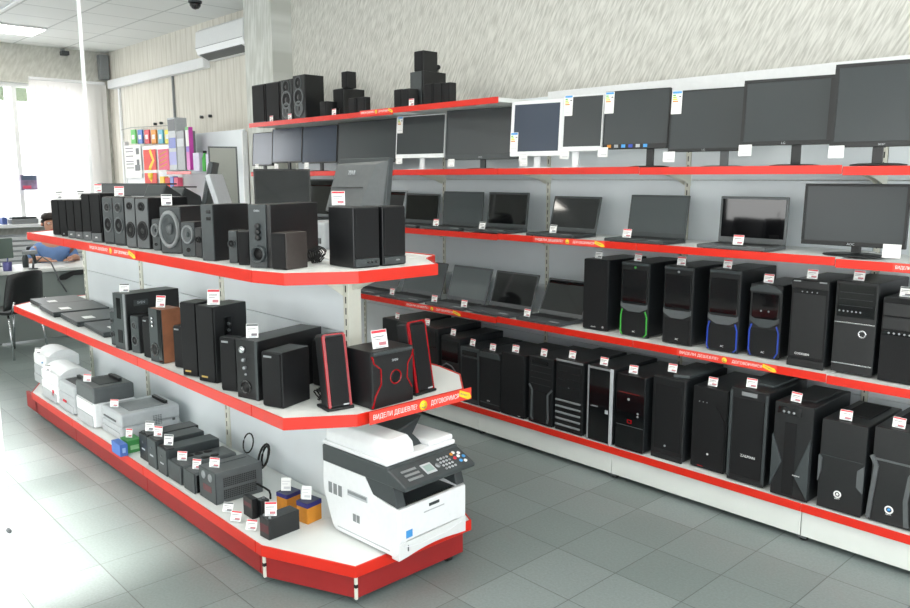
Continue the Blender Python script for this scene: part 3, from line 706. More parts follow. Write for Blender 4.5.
# --- monitors
def monitor(xl, yt, xr, yb, Y, z, label, frame=BLK, fr_t=.016, chin=.03, scr=SCRN, stand=True, tilt=4, energy=None, stickers=False, logo=None, rz=0, group='flat monitors on the long top monitor shelf', standmat=None, base=True, parts_rear=True, su=.5, bw=.2):
    A = py(xl, yb, Y); h = py(xl, yt, Y).z-A.z; e_ = Vector((math.cos(math.radians(rz)), math.sin(math.radians(rz)), 0)); w = along(A, e_, xr)
    zb0 = z; ZZ = Z2 if z > 1.6 else Z3; xc_ = A.x+w*su*e_.x; z = max(zsec(ZZ, xc_-.14), zsec(ZZ, xc_+.14))+.001
    r = thing('monitor', label, 'monitor', (xc_, Y+w*su*e_.y, z), math.radians(rz), group)
    zb = A.z-z; t = math.radians(tilt); x0 = -w*su; x1 = w*(1-su)
    LOG.append(('monitor', label[:30], [round(v, 2) for v in (A.x, Y, z, w, h, zb)]))
    fr = Fr((0, 0, zb), (1, 0, 0), (0, math.sin(t), math.cos(t)), (0, -math.cos(t), math.sin(t)))
    MB().box(x0, x1, 0, h, -.022, -.004, frame, .003, fr).build('rear_shell', r)
    b = MB()
    b.box(x0, x1, 0, chin, -.004, .004, frame, .002, fr); b.box(x0, x1, h-fr_t, h, -.004, .004, frame, .002, fr)
    b.box(x0, x0+fr_t, chin, h-fr_t, -.004, .004, frame, 0, fr); b.box(x1-fr_t, x1, chin, h-fr_t, -.004, .004, frame, 0, fr)
    b.build('bezel', r)
    MB().box(x0+fr_t, x1-fr_t, chin, h-fr_t, -.003, .0015, scr, 0, fr).build('screen', r)
    if parts_rear: MB().prism([(x0+w*.25, h*.15), (x1-w*.25, h*.15), (x1-w*.3, h*.7), (x0+w*.3, h*.7)], -.05, -.021, frame, fr, .006).build('rear_housing', r)
    sm = standmat or frame
    if stand:
        MB().box(-.022, .022, .025, .04, .006, zb+h*.25, sm, .003).build('stand_neck', r)
        MB().lathe(0, max(.01, YS+.125-Y-w*su*e_.y), [(.1, 0), (.1, .006), (.07, .011), (.02, .012)], sm, Fr((0, 0, 0), (1, 0, 0), (0, 1, 0), (0, 0, 1)), 28, bw/.17).build('stand_base', r)
    if energy:
        eu, ev = energy; fe = Fr(fr.p(x0+eu*w, ev*h, .0045), fr.u, fr.v, fr.n)
        e = MB().box(0, .058, 0, .125, 0, .001, CARD, 0, fe)
        e.box(.004, .054, .11, .122, .001, .0014, CYAN, 0, fe)
        for i, mm in enumerate((GRN, mat('lime_bar', (170, 205, 60), .6), YEL, ORG)): e.box(.006, .022+.005*i, .098-.011*i, .105-.011*i, .001, .0014, mm, 0, fe)
        e.box(.04, .052, .09, .096, .001, .0014, GRAPH, 0, fe).box(.008, .05, .02, .024, .001, .0014, MATS['faint_ink'] if 'faint_ink' in MATS else INK, 0, fe)
        e.build('energy_label', r, 'white energy rating label with coloured bars')
    if stickers:
        for i, mm in enumerate((ORG, SILV, CYAN, BLU, LGREY, CYAN)): MB().box(x0+.03+.045*i, x0+.055+.045*i, .008, .026, .0042, .005, mm, 0, fr).build('sticker', r)
    if logo: text('logo', logo, .016, LGREY, r, fr, x0+w*.5, chin*.45, .0042)
    return r
def card(px_, py_, Y, label, w=.07, h=.055, rz=0, group='white price cards on the monitor shelf', kind=2):
    p = py(px_, py_, Y); return make_tag(label, p, math.radians(rz+random.uniform(-4, 4)), group, kind, w, h, 4)
mat('faint_ink', (205, 205, 208), .7)
z = Z2
YM = 3.9
BW = 'below the top shelf'
monitor(252.5, 133, 272, 166, YM, z[0], 'small grey-screened monitor at the far left end of the monitor shelf', fr_t=.006, chin=.012, scr=mat('blue_grey_screen', (62, 70, 84), .16))  # even blue-grey base colour, no emission
monitor(272, 129, 301.5, 163, YM, z[0], 'second monitor from the left end, under the tall speakers', fr_t=.006, chin=.012, scr=MATS['blue_grey_screen'])
monitor(302, 127, 336.5, 163.5, YM, z[1], 'third monitor from the left end, under the small dark satellites', fr_t=.006, chin=.012, scr=MATS['blue_grey_screen'])
monitor(337.2, 123, 395.3, 163.5, YM, z[2], 'wide thin-edged monitor under the red banner of the top shelf', fr_t=.006, chin=.014)
monitor(395.8, 116.5, 444.3, 158.5, YM, z[2], 'white-bezelled monitor with a white chin, hung below the shelf lip with an energy label', WHT, fr_t=.006, chin=.03, energy=(.02, .6), scr=SCRN, rz=7)
monitor(445.4, 110.5, 518, 160, YM, z[3], 'large black monitor with a grey chin standing under the end of the top shelf', GRAPH, fr_t=.008, chin=.035, logo='AOC', rz=11)
monitor(510, 101.5, 561, 156.5, YM-.06, z[3], 'white square-framed monitor with pale blue screen, right of the red top shelf', WHT, fr_t=.022, chin=.03, scr=MATS['blue_grey_screen'], energy=(.0, .08), standmat=WHT, rz=11)
monitor(561.5, 96, 601.5, 151.5, YM, z[3], 'white monitor partly covered by its black neighbour, energy label on its corner', WHT, fr_t=.008, chin=.028, energy=(.02, .64), standmat=WHT, su=.3, bw=.12, rz=11)
monitor(602.6, 91.5, 667, 149.5, YM, z[4], 'black monitor with a row of coloured stickers along its lower edge', fr_t=.005, chin=.03, energy=(.0, .62), stickers=True, su=.72, rz=11)
monitor(668, 91, 741, 152, YM, z[4], 'plain black thin-bezel monitor with an energy label in its top corner', fr_t=.007, chin=.016, energy=(.01, .62), logo='LG', su=.76, standmat=DGREY, rz=11)
monitor(740, 80.5, 829.5, 146, YM-.08, z[5], 'black monitor with a glossy left edge and slim stand, beside the tallest monitor', fr_t=.016, chin=.02, logo='LG', su=.63, rz=11)
monitor(829, 64.5, 938, 147.5, YM-.12, z[5], 'tallest black monitor at the right end, cut off by the photo edge', fr_t=.018, chin=.024, logo='acer', su=.46, rz=11)
for (a, b, lab) in ((257, 170, 'the far left monitor'), (276.5, 170, 'the second monitor from the left'), (306.5, 169, 'the third monitor from the left'),
                    (399, 164, 'the white-chinned monitor'), (451, 167, 'the large monitor with a grey chin'), (523, 161, 'the white square-framed monitor'), (564, 159, 'the partly covered white monitor'),
                    (602.5, 157, 'the monitor with coloured stickers'), (668.5, 162, 'the thin-bezel monitor'), (744.5, 156, 'the black monitor with glossy left edge'), (835.5, 158, 'the tallest monitor')):
    card(a, b, YS+(.0 if a > 800 else .03), 'blank-looking white price card hanging in front of '+lab)
card(523.5, 166, YS+.01, 'lower of two white cards below the white square-framed monitor', h=.03)
monitor(801, 183.5, 905, 243.5, 3.93, Z3[5], 'black wide monitor on an oval stand on the laptop shelf, right end', fr_t=.012, chin=.022, logo='AOC', su=.53, tilt=2, group=None, bw=.24)
p = py(891, 258, YS+.02); make_tag('plain white price card in front of the wide monitor on the laptop shelf', p, 0, None, 2, .075, .06, 4)

# --- laptops
SCRL = mat('matt_laptop_screen', (58, 66, 68), .32, spec=.6)
def laptop(bl, br, tl, z, label, tagpos=None, short=None, lid=GRAPH, scr=SCRG, D=.235, YF=YS+.012, group='open laptops on the laptop shelves', sticker=True, tagkind=0):
    """bl, br: sight columns of the lid's lower corners; tl: sight point of its upper left corner"""
    Yh = YF+D-.012; ZZ = Z3 if z > 1 else Z4; xa_, xb_ = col_x(bl, Yh, z+.022), col_x(br, Yh, z+.022); z = max(zsec(ZZ, xa_), zsec(ZZ, xb_))
    z += .001; Yh = YF+D-.012; zh = z+.022
    X0 = col_x(bl, Yh, zh); X1 = col_x(br, Yh, zh); w = X1-X0
    q = px(*tl, X0); H = math.hypot(q.y-Yh, q.z-zh); t = math.atan2(q.y-Yh, q.z-zh)
    t = max(.05, min(t, .45, math.asin(min(1, (YB-.012-Yh)/H)))); H = max(w*.56, min(w*.8, H))
    c = Vector(((X0+X1)/2, YF+D/2, z))
    r = thing('laptop', label, 'laptop', c, 0, group)
    base = MB().box(-w/2, w/2, -D/2, D/2, .003, .022, lid, .004).build('base', r)
    for sx in (-1, 1):
        for sy in (-1, 1): MB().cyl(sx*(w/2-.03), sy*(D/2-.03), .007, 0, .004, RUB, seg=8).build('rubber_foot', base)
    MB().box(-w/2+.02, w/2-.02, -D*.02, D*.4, .0215, .0232, KEYS, .0006).build('keyboard', r)
    MB().box(-w*.12, w*.12, -D/2+.012, -D*.08, .0216, .0226, DGREY, .0004).build('touchpad', r)
    if sticker: MB().box(w*.22, w*.42, -D/2+.012, -D/2+.035, .0218, .0226, LGREY).build('sticker', r)
    fr = Fr((0, D/2-.012, .022), (1, 0, 0), (0, math.sin(t), math.cos(t)), (0, -math.cos(t), math.sin(t)))
    MB().box(-w/2, w/2, 0, H, -.01, .0, lid, .004, fr).build('lid', r)
    MB().box(-w/2+.014, w/2-.014, .03, H-.014, -.001, .0012, scr, 0, fr).build('screen', r)
    for sx in (-1, 1): MB().cyl(0, 0, .007, -.02, .02, lid, Fr((sx*w*.36, D/2-.012, .02), (0, 1, 0), (0, 0, 1), (1, 0, 0)), 10).build('hinge', r)
    LOG.append(('laptop', label[:30], [round(v, 2) for v in (*c, w, H, math.degrees(t))]))
    if tagpos:
        p = pz(*tagpos, z+.0285); p.y = min(max(p.y, YF+.02), YF+.09)
        make_tag(('grey topped' if tagkind == 1 else 'red topped')+' white price tag on '+short, p, random.uniform(-.12, .12), 'price tags on the laptops', tagkind)
    return r
z = Z3[2]
laptop(296, 333, (298, 197), Z3[1], 'laptop with a bluish screen glimpsed between the two display monitors on the island')
laptop(366, 401, (371, 194), z, 'laptop with a silver-white frame mostly hidden behind the island speakers', None, None, lid=LGREY)
laptop(404.4, 438, (406.4, 193.2), z, 'laptop reflecting a pale tube lamp, first fully seen on the upper laptop shelf', (425, 226.5), 'the first fully seen upper laptop')
laptop(442, 481.5, (444, 191.2), z, 'laptop with a plain matt dark screen, second fully seen on the upper laptop shelf', (473, 229.5), 'the matt-screened upper laptop', scr=SCRL, tagkind=1)
z = Z3[3]
laptop(486.6, 526.5, (489, 192), z, 'laptop with a deep black screen, third fully seen on the upper laptop shelf', (529, 234.5), 'the deep black upper laptop', tagkind=1)
laptop(548.4, 595.3, (554.8, 195.8), z, 'wide laptop showing lamp reflections, fourth on the upper shelf above the banner', None, None)
laptop(626.4, 684.5, (631.6, 194.6), z, 'dark laptop with a small white label under its screen, left of the glossy black one', (616, 238.5), 'the laptop with a small white label', scr=SCRL)
laptop(717.8, 785.4, (720.3, 196), Z3[4], 'laptop with a glossy black screen, rightmost laptop of the upper shelf', (710, 248), 'the rightmost upper laptop', lid=DGREY)
z4 = Z4[2]
laptop(360, 396, (370, 255), z4, 'open laptop largely hidden behind the corner of the island shelf', (382, 296), 'the laptop hidden behind the island corner', scr=SCRL, lid=LAPG)
laptop(401, 440, (409, 259), z4, 'dark-screened laptop just past the island corner on the lower laptop shelf', (427, 303), 'the laptop past the island corner', scr=SCRL, lid=LAPG)
laptop(446.5, 484.7, (454.4, 264.5), z4, 'laptop with a pale grey screen between two dark ones, lower laptop shelf', (461, 307.5), 'the pale-screened lower laptop', scr=mat('pale_grey_screen', (88, 96, 98), .35), lid=LAPG)
laptop(489, 531.5, (497, 270), Z4[3], 'laptop with a glossy dark screen, third on the lower laptop shelf', (519, 318), 'the third lower laptop', lid=LAPG)
laptop(538, 582, (549.5, 277.4), Z4[3], 'laptop with a bright reflection on its screen, beside the first computer tower', None, None, lid=LAPG, scr=SCRG)

# --- audio goods on the top shelf
def topbox(spec, label, feats, name='speaker', cat='speaker', z=ZT[1], D=.2, group='speakers on the highest wall shelf', body=VINYL, **kw):
    return item(name, label, cat, spec, feats, body, 'cabinet', group, .003, z, D=D, fixY=YS+(.14 if cat == 'subwoofer' else .03), **kw)
two = [P('front_panel', .03, .97, .02, .98, BLK, .004), DR(.5, .82, .3, GRAPH), DR(.5, .5, .4, DGREY, MATT), DR(.5, .24, .36, DGREY, GRAPH), K('port', .5, .07, .008, SILV, .006)]
gr = lambda v0=.04, v1=.97: P('grille', .05, .95, v0, v1, MATT, .008, bev=.003)
topbox((253.2, 266, 122.5, None, 83.6), 'leftmost plain black speaker on the highest shelf', [gr()], z=ZT[0], tagu=None)
topbox((267, 281, 120.5, None, 81), 'second plain black speaker on the highest shelf', [gr()], z=ZT[0])
topbox((281.8, 293.7, 118.5, None, 78.5), 'tall speaker with three bare drivers, left one of the pair on the highest shelf', two, z=ZT[0], D=.24)
topbox((294, 305.8, 116.5, 324.7, 74), 'tall speaker with three bare drivers and a broad black side, right one of the pair', two, z=ZT[0], D=None)
topbox((320.5, 327, 113, None, 101), 'low dark satellite speaker squeezed beside the tall pair', [gr()], z=ZT[1], D=.1)
sub = topbox((333.8, 344, 112, 365, 88), 'black subwoofer with a small cube speaker on top, highest shelf', [gr(.3, .97), PORT(.5, .18, .2)], 'subwoofer', 'subwoofer', ZT[1], D=None, group=None)
def stacked(spec, zz, label, name='speaker', D=.1, feats=(), group=None):
    return item(name, label, 'speaker', spec, list(feats), VINYL, 'cabinet', group, .003, zz, D=D, fixY=YS+.15)
stacked((342, 347.5, 88, None, 71), sub.top+.001, 'small cube speaker standing on the subwoofer of the highest shelf', D=.09, feats=[gr()])
topbox((349, 356, 111, None, 97.5), 'left one of two small satellites in front of the cube-topped subwoofer', [gr()], z=ZT[1], D=.05)
topbox((358, 365.5, 109.5, None, 96.5), 'right one of two small satellites in front of the cube-topped subwoofer', [gr()], z=ZT[1], D=.05)
topbox((394.5, 402, 106.5, None, 88.8), 'left one of the two low satellites beside the tallest stack of speakers', [gr()], z=ZT[2], D=.09)
topbox((402.6, 409.2, 105.8, None, 88.2), 'right one of the two low satellites beside the tallest stack of speakers', [gr()], z=ZT[2], D=.09)
sub = topbox((410.3, 423.4, 104.5, 446, 70.5), 'tall black subwoofer with a round port, carrying the highest speaker of the shop', [P('front_panel', .08, .92, .02, .99, GRAPH, .008, bev=.003), PORT(.3, .28, .18)], 'subwoofer', 'subwoofer', ZT[2], D=None, group=None)
stacked((414.5, 423.4, 70.5, None, 50), sub.top+.001, 'topmost black speaker standing on the tall subwoofer', D=.14, feats=[gr()])
wc = py(446, 72, 3.95)
topbox((424.5, 433, 103, None, 83), 'first of three upright speakers before the tall subwoofer', [gr()], z=ZT[2], D=.06)
topbox((434, 442.5, 101.5, None, 82.5), 'middle one of three upright speakers before the tall subwoofer', [gr()], z=ZT[2], D=.06)
topbox((443.5, 450, 100.5, None, 82), 'right one of three upright speakers before the tall subwoofer', [gr()], z=ZT[2], D=.06)
r = thing('webcam', 'small black clip-on webcam at the corner of the tall subwoofer', 'webcam', (sub.root.location.x+sub.w/2-.05, sub.root.location.y+sub.d/2-.035, sub.top+.001))
MB().box(-.02, .02, -.02, .02, 0, .006, BLK, .001).cyl(0, 0, .004, .005, .03, BLK).build('clip', r)
MB().lathe(0, 0, [(.015, -.012), (.018, -.006), (.018, .008), (.012, .012)], BLK, Fr((0, 0, .045), (1, 0, 0), (0, 0, 1), (0, -1, 0))).build('lens_head', r)
for (a, b, zz, lab) in ((271.5, 122.2, ZT[0], 'the second plain black speaker of the highest shelf'), (289.8, 119.3, ZT[0], 'the tall three-driver pair'), (334, 114, ZT[1], 'the cube-topped subwoofer'), (411.5, 104.5, ZT[2], 'the tallest speaker stack')):
    p = pz(a, b, zz) if False else py(a, b, YS+.009)
    p.z = zz+.004
    make_tag('red topped white price tag before '+lab, p, 0, 'price tags on the highest shelf', tilt=2)

# --- printed banners slipped into the price strips
def banner(x0, x1, Y, z, label, ht=.036, slogan=True, rz=0, origin=None, full=True):
    """red strip banner reading the shop's slogan, with smiley and yellow ticket"""
    w = x1-x0
    r = thing('shelf_banner', label, 'banner', origin or ((x0+x1)/2, Y, z), rz, 'red slogan banners in the price strips')
    fr = Fr((-w/2, 0, -ht), (1, 0, 0), (0, 0, 1), (0, -1, 0))
    MB().box(0, w, 0, ht, 0, .0015, mat('banner_red', (226, 66, 52), .5), 0, fr).build('strip', r)
    s = ht*.55
    text('lettering', 'ВИДЕЛИ ДЕШЕВЛЕ?', s, WTXT, r, fr, w*.235, ht*.5, .0016, .0003, sx=w*.4/(s*9.6))
    text('lettering', 'ДОГОВОРИМСЯ', s, WTXT, r, fr, w*.72, ht*.5, .0016, .0003, sx=w*.3/(s*8.2))
    sm = MB().cyl(w*.5, ht*.5, ht*.4, .0016, .0022, YEL, fr, 24); sm.cyl(w*.5-ht*.13, ht*.6, ht*.05, .0022, .0026, INK, fr, 8).cyl(w*.5+ht*.13, ht*.6, ht*.05, .0022, .0026, INK, fr, 8)
    sm.strip([(w*.5-ht*.2, ht*.42), (w*.5-ht*.1, ht*.3), (w*.5+ht*.1, ht*.3), (w*.5+ht*.2, ht*.42)], ht*.06, .0022, .0026, INK, fr)
    sm.build('smiley', r)
    tk = MB().prism([(w*.875, ht*.98), (w*.98, ht*.55), (w, ht*.15), (w*.965, ht*.02), (w*.865, ht*.5)], .0017, .0024, YEL, fr).build('yellow_ticket', r)
    text('lettering', 'звоните', ht*.3, INK, tk, Fr(fr.p(w*.925, ht*.52, 0), (.93, 0, -.36), (.36, 0, .93), (0, -1, 0)), 0, 0, .0025, .0002)
    return r
def wall_banner(xa, xb, z, label): 
    y = YS-.004
    return banner(col_x(xa, y, z), col_x(xb, y, z), y, z+.003, label)
wall_banner(360, 393, ZT[2], 'faded red banner on the highest shelf strip')
wall_banner(533, 605, Z3[3], 'red slogan banner on the strip of the upper laptop shelf')
wall_banner(405, 461, Z4[2], 'red slogan banner on the strip under the lower laptops')
wall_banner(677, 777, Z4[4], 'red slogan banner with a smiley on the strip under the tower with blue strips')
wall_banner(893, 985, Z3[5], 'red slogan banner cut off at the right edge, under the wide monitor')

# ================================================================ goods on the island: top shelf
GTG = 'speakers on the top shelf of the island'
def sp(spec, label, feats, z=GZT, name='speaker', cat='speaker', group=GTG, body=VINYL, tg='price tags on the island', **kw):
    return item(name, label, cat, spec, feats, body, 'cabinet', group, .003, z, tgroup=tg, tagyaw=kw.pop('tagyaw', 35), **kw)
GRI = lambda v0=.03, v1=.98, m=MATT: P('grille', .04, .96, v0, v1, m, .008, bev=.003)
PH = 20
def pairbox(xa, xb, yb, yt, label, feats, phi=PH, D=.14, **kw): return sp((xa, xb, yb, None, yt), label, feats, phi=phi, D=D, **kw)
grey_foot = [GRI(.2, .98), P('lower_panel', .02, .98, .01, .19, DGREY, .009, bev=.003), TX('BBK', .5, .1, .012, WTXT, 'logo', n=.0095)]
pairbox(54, 61.5, 235.5, 199.7, 'leftmost slim black speaker at the far end of the island top', [GRI()], tagu=.5, short='the leftmost slim speaker of the island top', tkw=dict(kind=1, w=.04, h=.05))
pairbox(61.8, 69, 237, 199.7, 'second slim black speaker from the far end of the island top', [GRI(), K('badge', .5, .08, .006, SILV, .009)])
pairbox(69.3, 76.8, 238.5, 199.6, 'third small speaker from the far end, with a grey foot panel', grey_foot)
pairbox(77, 84.3, 239.6, 199.6, 'fourth small speaker from the far end, with a grey foot panel', grey_foot, tagu=.3, short='the fourth small grey-footed speaker', tkw=dict(kind=1, w=.04, h=.05))
pairbox(84.7, 93, 241, 193.5, 'taller grille speaker with grey foot panel, fifth from the far end', grey_foot)
pairbox(93.3, 103.2, 242.8, 193.3, 'taller grille speaker with grey foot panel, beside the bare-driver pair', grey_foot, tagu=.4, short='the taller grey-footed speaker', tkw=dict(w=.04, h=.05))
dk = [P('front_panel', .02, .98, .02, .98, GRAPH, .006, bev=.002), DR(.5, .78, .32, DGREY, BLK, name='tweeter'), DR(.5, .42, .54, DGREY, MATT, name='driver', su=.75), P('badge', .12, .88, .03, .055, BLK, .008, n0=.005)]
pairbox(105.5, 115.6, 244.4, 197, 'dark grey bare-driver speaker, far one of the patterned pair', dk)
pairbox(115.9, 126.8, 246, 197, 'dark grey bare-driver speaker, near one of the patterned pair', dk, tagu=.2, short='the patterned bare-driver pair', tkw=dict(w=.05, h=.055))
cn = [P('front_panel', .02, .98, .02, .98, DGREY, .006, bev=.002), DR(.5, .83, .26, BLK, MATT, name='tweeter'), DR(.5, .36, .56, BLK, MATT, name='driver', su=.75)]
pairbox(127.8, 138, 248.3, 197.3, 'grey-fronted speaker with a large black cone, far one of its pair', cn)
pairbox(138.6, 151, 249.6, 198, 'grey-fronted speaker with a large black cone, near one of its pair', cn)
t = sp((146, 166, 244.5, 190, 197), 'tall black subwoofer standing behind the ring-fronted speakers', [P('front_panel', .02, .98, .02, .98, BLK, .003), P('control_display', .2, .8, .62, .9, GLOSS, .006, n0=.002)], name='subwoofer', cat='subwoofer', phi=0, group=None)
ringf = lambda u=.5, v=.62: [P('front_panel', .02, .98, .02, .98, GRAPH, .005, bev=.002), DR(.5, .64, .62, MGREY, DGREY, GRAPH, t=.012, name='ring_driver', su=.7), PORT(.5, .2, .14)]
pairbox(153.9, 161.6, 251, 219, 'small satellite with a grey ring, squeezed before the big ring-fronted subwoofer', ringf(), D=.1)
pairbox(162, 182.8, 254, 206.5, 'subwoofer with a huge grey ring around its driver', [P('front_panel', .02, .98, .02, .98, GRAPH, .005, bev=.002),
    DR(.48, .52, .8, MGREY, GRAPH, DGREY, t=.018, name='ring_driver', su=.58)], phi=34, D=.22, name='subwoofer', cat='subwoofer', group=None, tagu=.2, short='the huge-ringed subwoofer', tkw=dict(kind=1, w=.05, h=.055))
pairbox(183.2, 196.4, 257, 222, 'small satellite with a grey ring, between the huge-ringed and display-fronted subwoofers', ringf(), D=.1, phi=32)
pairbox(196.8, 203, 258, 227.5, 'small satellite half hidden by the display-fronted subwoofer', [P('front_panel', .02, .98, .02, .98, BLK, .004), DR(.5, .6, .4, BLK, MATT)], D=.09)
sp((204, 215.5, 261.5, 250.3, 204.5), 'broad black subwoofer with two small display windows on its narrow front', [P('front_panel', .0, 1, .0, 1, GRAPH, .006, bev=.002), P('display_window', .5, .85, .84, .9, GLOSS, .009, n0=.005), P('display_window', .5, .85, .72, .78, GLOSS, .009, n0=.005)], name='subwoofer', cat='subwoofer', phi=14, group=None)
pairbox(229.8, 238.3, 263.5, 230.5, 'small satellite with a round front, left of the near knobbed subwoofer', [P('front_panel', .02, .98, .02, .98, GRAPH, .004), DR(.4, .6, .45, GRAPH, MATT, name='driver')], phi=34, D=.09)
pairbox(238.8, 250.8, 265.2, 231, 'small grille satellite leaning against the near knobbed subwoofer', [GRI()], phi=44, D=.09)
sp((251, 272.5, 268.5, 319, 204.6), 'largest black subwoofer of the island top, with knobs over a round port', [P('front_panel', .0, .8, .0, 1, GRAPH, .006, bev=.002), K('knob', .45, .66, .012, BLK, .02), K('knob', .45, .57, .012, BLK, .02), K('knob', .45, .48, .012, BLK, .02), PORT(.45, .22, .34, rim=GRAPH, t=.02), TX('SVEN', .4, .9, .012, LGREY, 'logo', n=.0065)], name='subwoofer', cat='subwoofer', phi=26, group=None, body=VINYL)
sp((272.7, 287, 270.4, 308, 233), 'grille satellite with a brownish side before the largest subwoofer of the island top', [GRI()], phi=16, body=mat('dark_brown_vinyl', (58, 52, 50), .45, noise=.1))
sp((329.5, 354, 268.8, 379.5, 207.8), 'near black speaker with three knobs, first of the pair on the island nose', [GRI(.17, .98), P('control_panel', .04, .96, .02, .15, GRAPH, .01, bev=.002), K('knob', .5, .09, .005, BLK, .016), K('knob', .66, .09, .005, BLK, .016), K('knob', .82, .09, .005, BLK, .016)], face='X', phi=-2)
sp((360, 382.8, 266.3, 405.3, 206.5), 'second black speaker of the pair on the island nose, without knobs', [GRI(.17, .98), P('lower_panel', .04, .96, .02, .15, GRAPH, .01, bev=.002), TX('SVEN', .6, .09, .009, LGREY, 'logo', n=.0105)], face='X', phi=2, L=.13)
# loops of cable between the speakers
def cable_bundle(cx, cy, z, label, n=5, r=.045, seed=1):
    rnd = random.Random(seed); b = MB()
    pts = []
    for i in range(n*14):
        a = i/14*2*PI; k = i/(n*14)
        pts.append((cx+(r*(.6+.5*rnd.random()*.4))*math.cos(a)+.01*math.sin(3*a), cy+.03*k*2-.03+.012*math.sin(a*2+k), z+.006+abs(r*.9*(1+math.sin(a)))*(.7+.3*k)))
    b.tube(pts, .003, RUB, 6); o = b.build('cable_bundle'); tag(o, label, 'cable'); return o
p = pz(316, 266, GZT); cable_bundle(p.x-.09, p.y+.06, GZT, 'tangled black cable bundle between the largest subwoofer and the speaker pair', 6, .04, 3)

# display monitors and machines on the rear half of the island top
def slab(name, label, cat, pts, Yd, th, m_front, rear=None, frame=GRAPH):
    """flat panel whose four picture-corner sight lines meet a leaning plane"""
def rear_monitor():
    """monitor turned away from the aisle, with a raised faceted rear housing"""
    Y = 2.34; a = py(334.6, 206, Y); tl = py(334.6, 161.5, Y); w = along(a, Vector((1, 0, 0)), 384); h = tl.z-a.z
    r = thing('monitor', 'monitor turned backwards showing its faceted dark rear housing, behind the near speaker pair', 'monitor', (a.x+w/2, Y, GZT+.001), 0)
    zb = a.z-GZT-.001; fr = Fr((-w/2, 0, zb-.06), (1, 0, .0), (0, .12, 1), (0, -1, .12)); h += .06
    MB().box(0, w, 0, h+.014, -.03, 0, GRAPH, .004, fr).build('rear_shell', r)
    MB().hexa([fr.p(.005, .01, 0), fr.p(w-.02, .01, 0), fr.p(w-.005, h, 0), fr.p(.005, h-.01, 0), fr.p(.012, .03, .07), fr.p(w*.7, .03, .07), fr.p(w*.82, h-.02, .02), fr.p(.012, h-.02, .02)], DGREY, .003).build('rear_housing', r)
    MB().box(.014, w*.7, h*.52, h*.53, .05, .056, BLK, 0, fr).build('seam_line', r)
    text('logo', '7/A/I', .03, LGREY, r, fr, w*.42, h*.78, .04, .002)
    MB().box(-w*.1, w*.1, .01, .04, .005, zb+.02, BLK, .003).build('stand_neck', r)
    MB().lathe(0, .02, [(.1, 0), (.1, .006), (.02, .01)], BLK, WORLD, 24).build('stand_base', r)
    p = py(350, 205.5, 2.0); p.z = GZT+.2
    return r
rear_monitor()
# cards on the speaker tops that stand before the two monitors
p = pz(358, 205.5, GZT+.2); make_tag('large red topped price tag on the near speaker of the island nose', Vector((-2.79, 1.93, GZT+.2575)), math.radians(60), 'price tags on the island', 0, .055, .06, 10)
def front_monitor(x0, x1, ybot, ytop, Y, label, rz, tilt, frame, scr, z=GZT, chin=.01, w=None, back=WHT):
    a = pz(x0, ybot, z); a = py(x0, ybot, Y)
    rzr = math.radians(rz); ex = Vector((math.cos(rzr), math.sin(rzr), 0)); w = w or along(a, ex, x1); h = (py(x0, ytop, Y).z-a.z)/math.cos(math.radians(tilt))
    c = a+ex*w/2; r = thing('monitor', label, 'monitor', (c.x, c.y, z+.001), rzr)
    zb = a.z-z; t = math.radians(tilt); fr = Fr((0, 0, zb), (1, 0, 0), (0, math.sin(t), math.cos(t)), (0, -math.cos(t), math.sin(t)))
    LOG.append(('fmon', label[:30], [round(v, 2) for v in (*c, w, h, zb)]))
    MB().box(-w/2, w/2, 0, h, -.035, -.002, back, .004, fr).build('rear_shell', r)
    MB().box(-w/2, w/2, 0, h, -.002, .003, frame, .001, fr).build('bezel', r)
    MB().box(-w/2+.01, w/2-.01, chin, h-.01, .002, .0036, scr, 0, fr).build('screen', r)
    MB().box(-.03, .03, .02, .04, .005, max(.05, zb+h*.2), back, .003).build('stand_neck', r)
    MB().box(-.08, .08, -.05, .05, 0, .012, back, .004).build('stand_base', r)
    return r
front_monitor(255, 312, 212, 169, 2.2, 'glossy dark monitor with a white casing edge, behind the largest subwoofer', 62, 14, BLK, SCRG)
front_monitor(211, 240, 206, 146, 2.34, 'grey-screened monitor standing upright beyond the pale slanting one', 66, 8, GRAPH, mat('painted_light_screen', (124, 126, 120), .3), back=GRAPH)  # paler base colour stands in for a reflection on this screen
# edge-on and partly hidden machines further down the island
def leaning_panel(label, x, ybase, ytop, Y, rz, m, w=.3, tilt=14, name='monitor', cat='monitor', h=None):
    a = py(x, ybase, Y); h = h or py(x, ytop, Y).z-GZT
    r = thing(name, label, cat, (a.x, Y, GZT+.001), math.radians(rz)); t = math.radians(tilt); fr = Fr((0, 0, .03), (1, 0, 0), (0, math.sin(t), math.cos(t)), (0, -math.cos(t), math.sin(t)))
    MB().box(-w/2, w/2, 0, h-.03, -.03, -.003, m, .006, fr).build('rear_shell', r)
    MB().box(-w/2+.008, w/2-.008, .01, h-.04, -.004, 0, SCRN, .001, fr).build('screen', r)
    MB().box(-.03, .03, .0, .03, .005, .09, m, .003).build('stand_neck', r)
    MB().box(-.09, .09, -.06, .09, 0, .01, m, .004).build('stand_base', r)
    return r
leaning_panel('pale grey slanting monitor seen edge-on behind the display-windowed subwoofer', 231, 205, 173, 2.08, -40, LGREY, .3, -16)
leaning_panel('dark monitor seen edge-on behind the huge-ringed subwoofer', 198, 203, 160, 2.2, -36, GRAPH, .22, 12)
front_monitor(98, 124, 196, 183.5, 2.12, 'low dark monitor behind the bare-driver speakers', 45, 4, GRAPH, SCRN, w=.42, back=GRAPH)
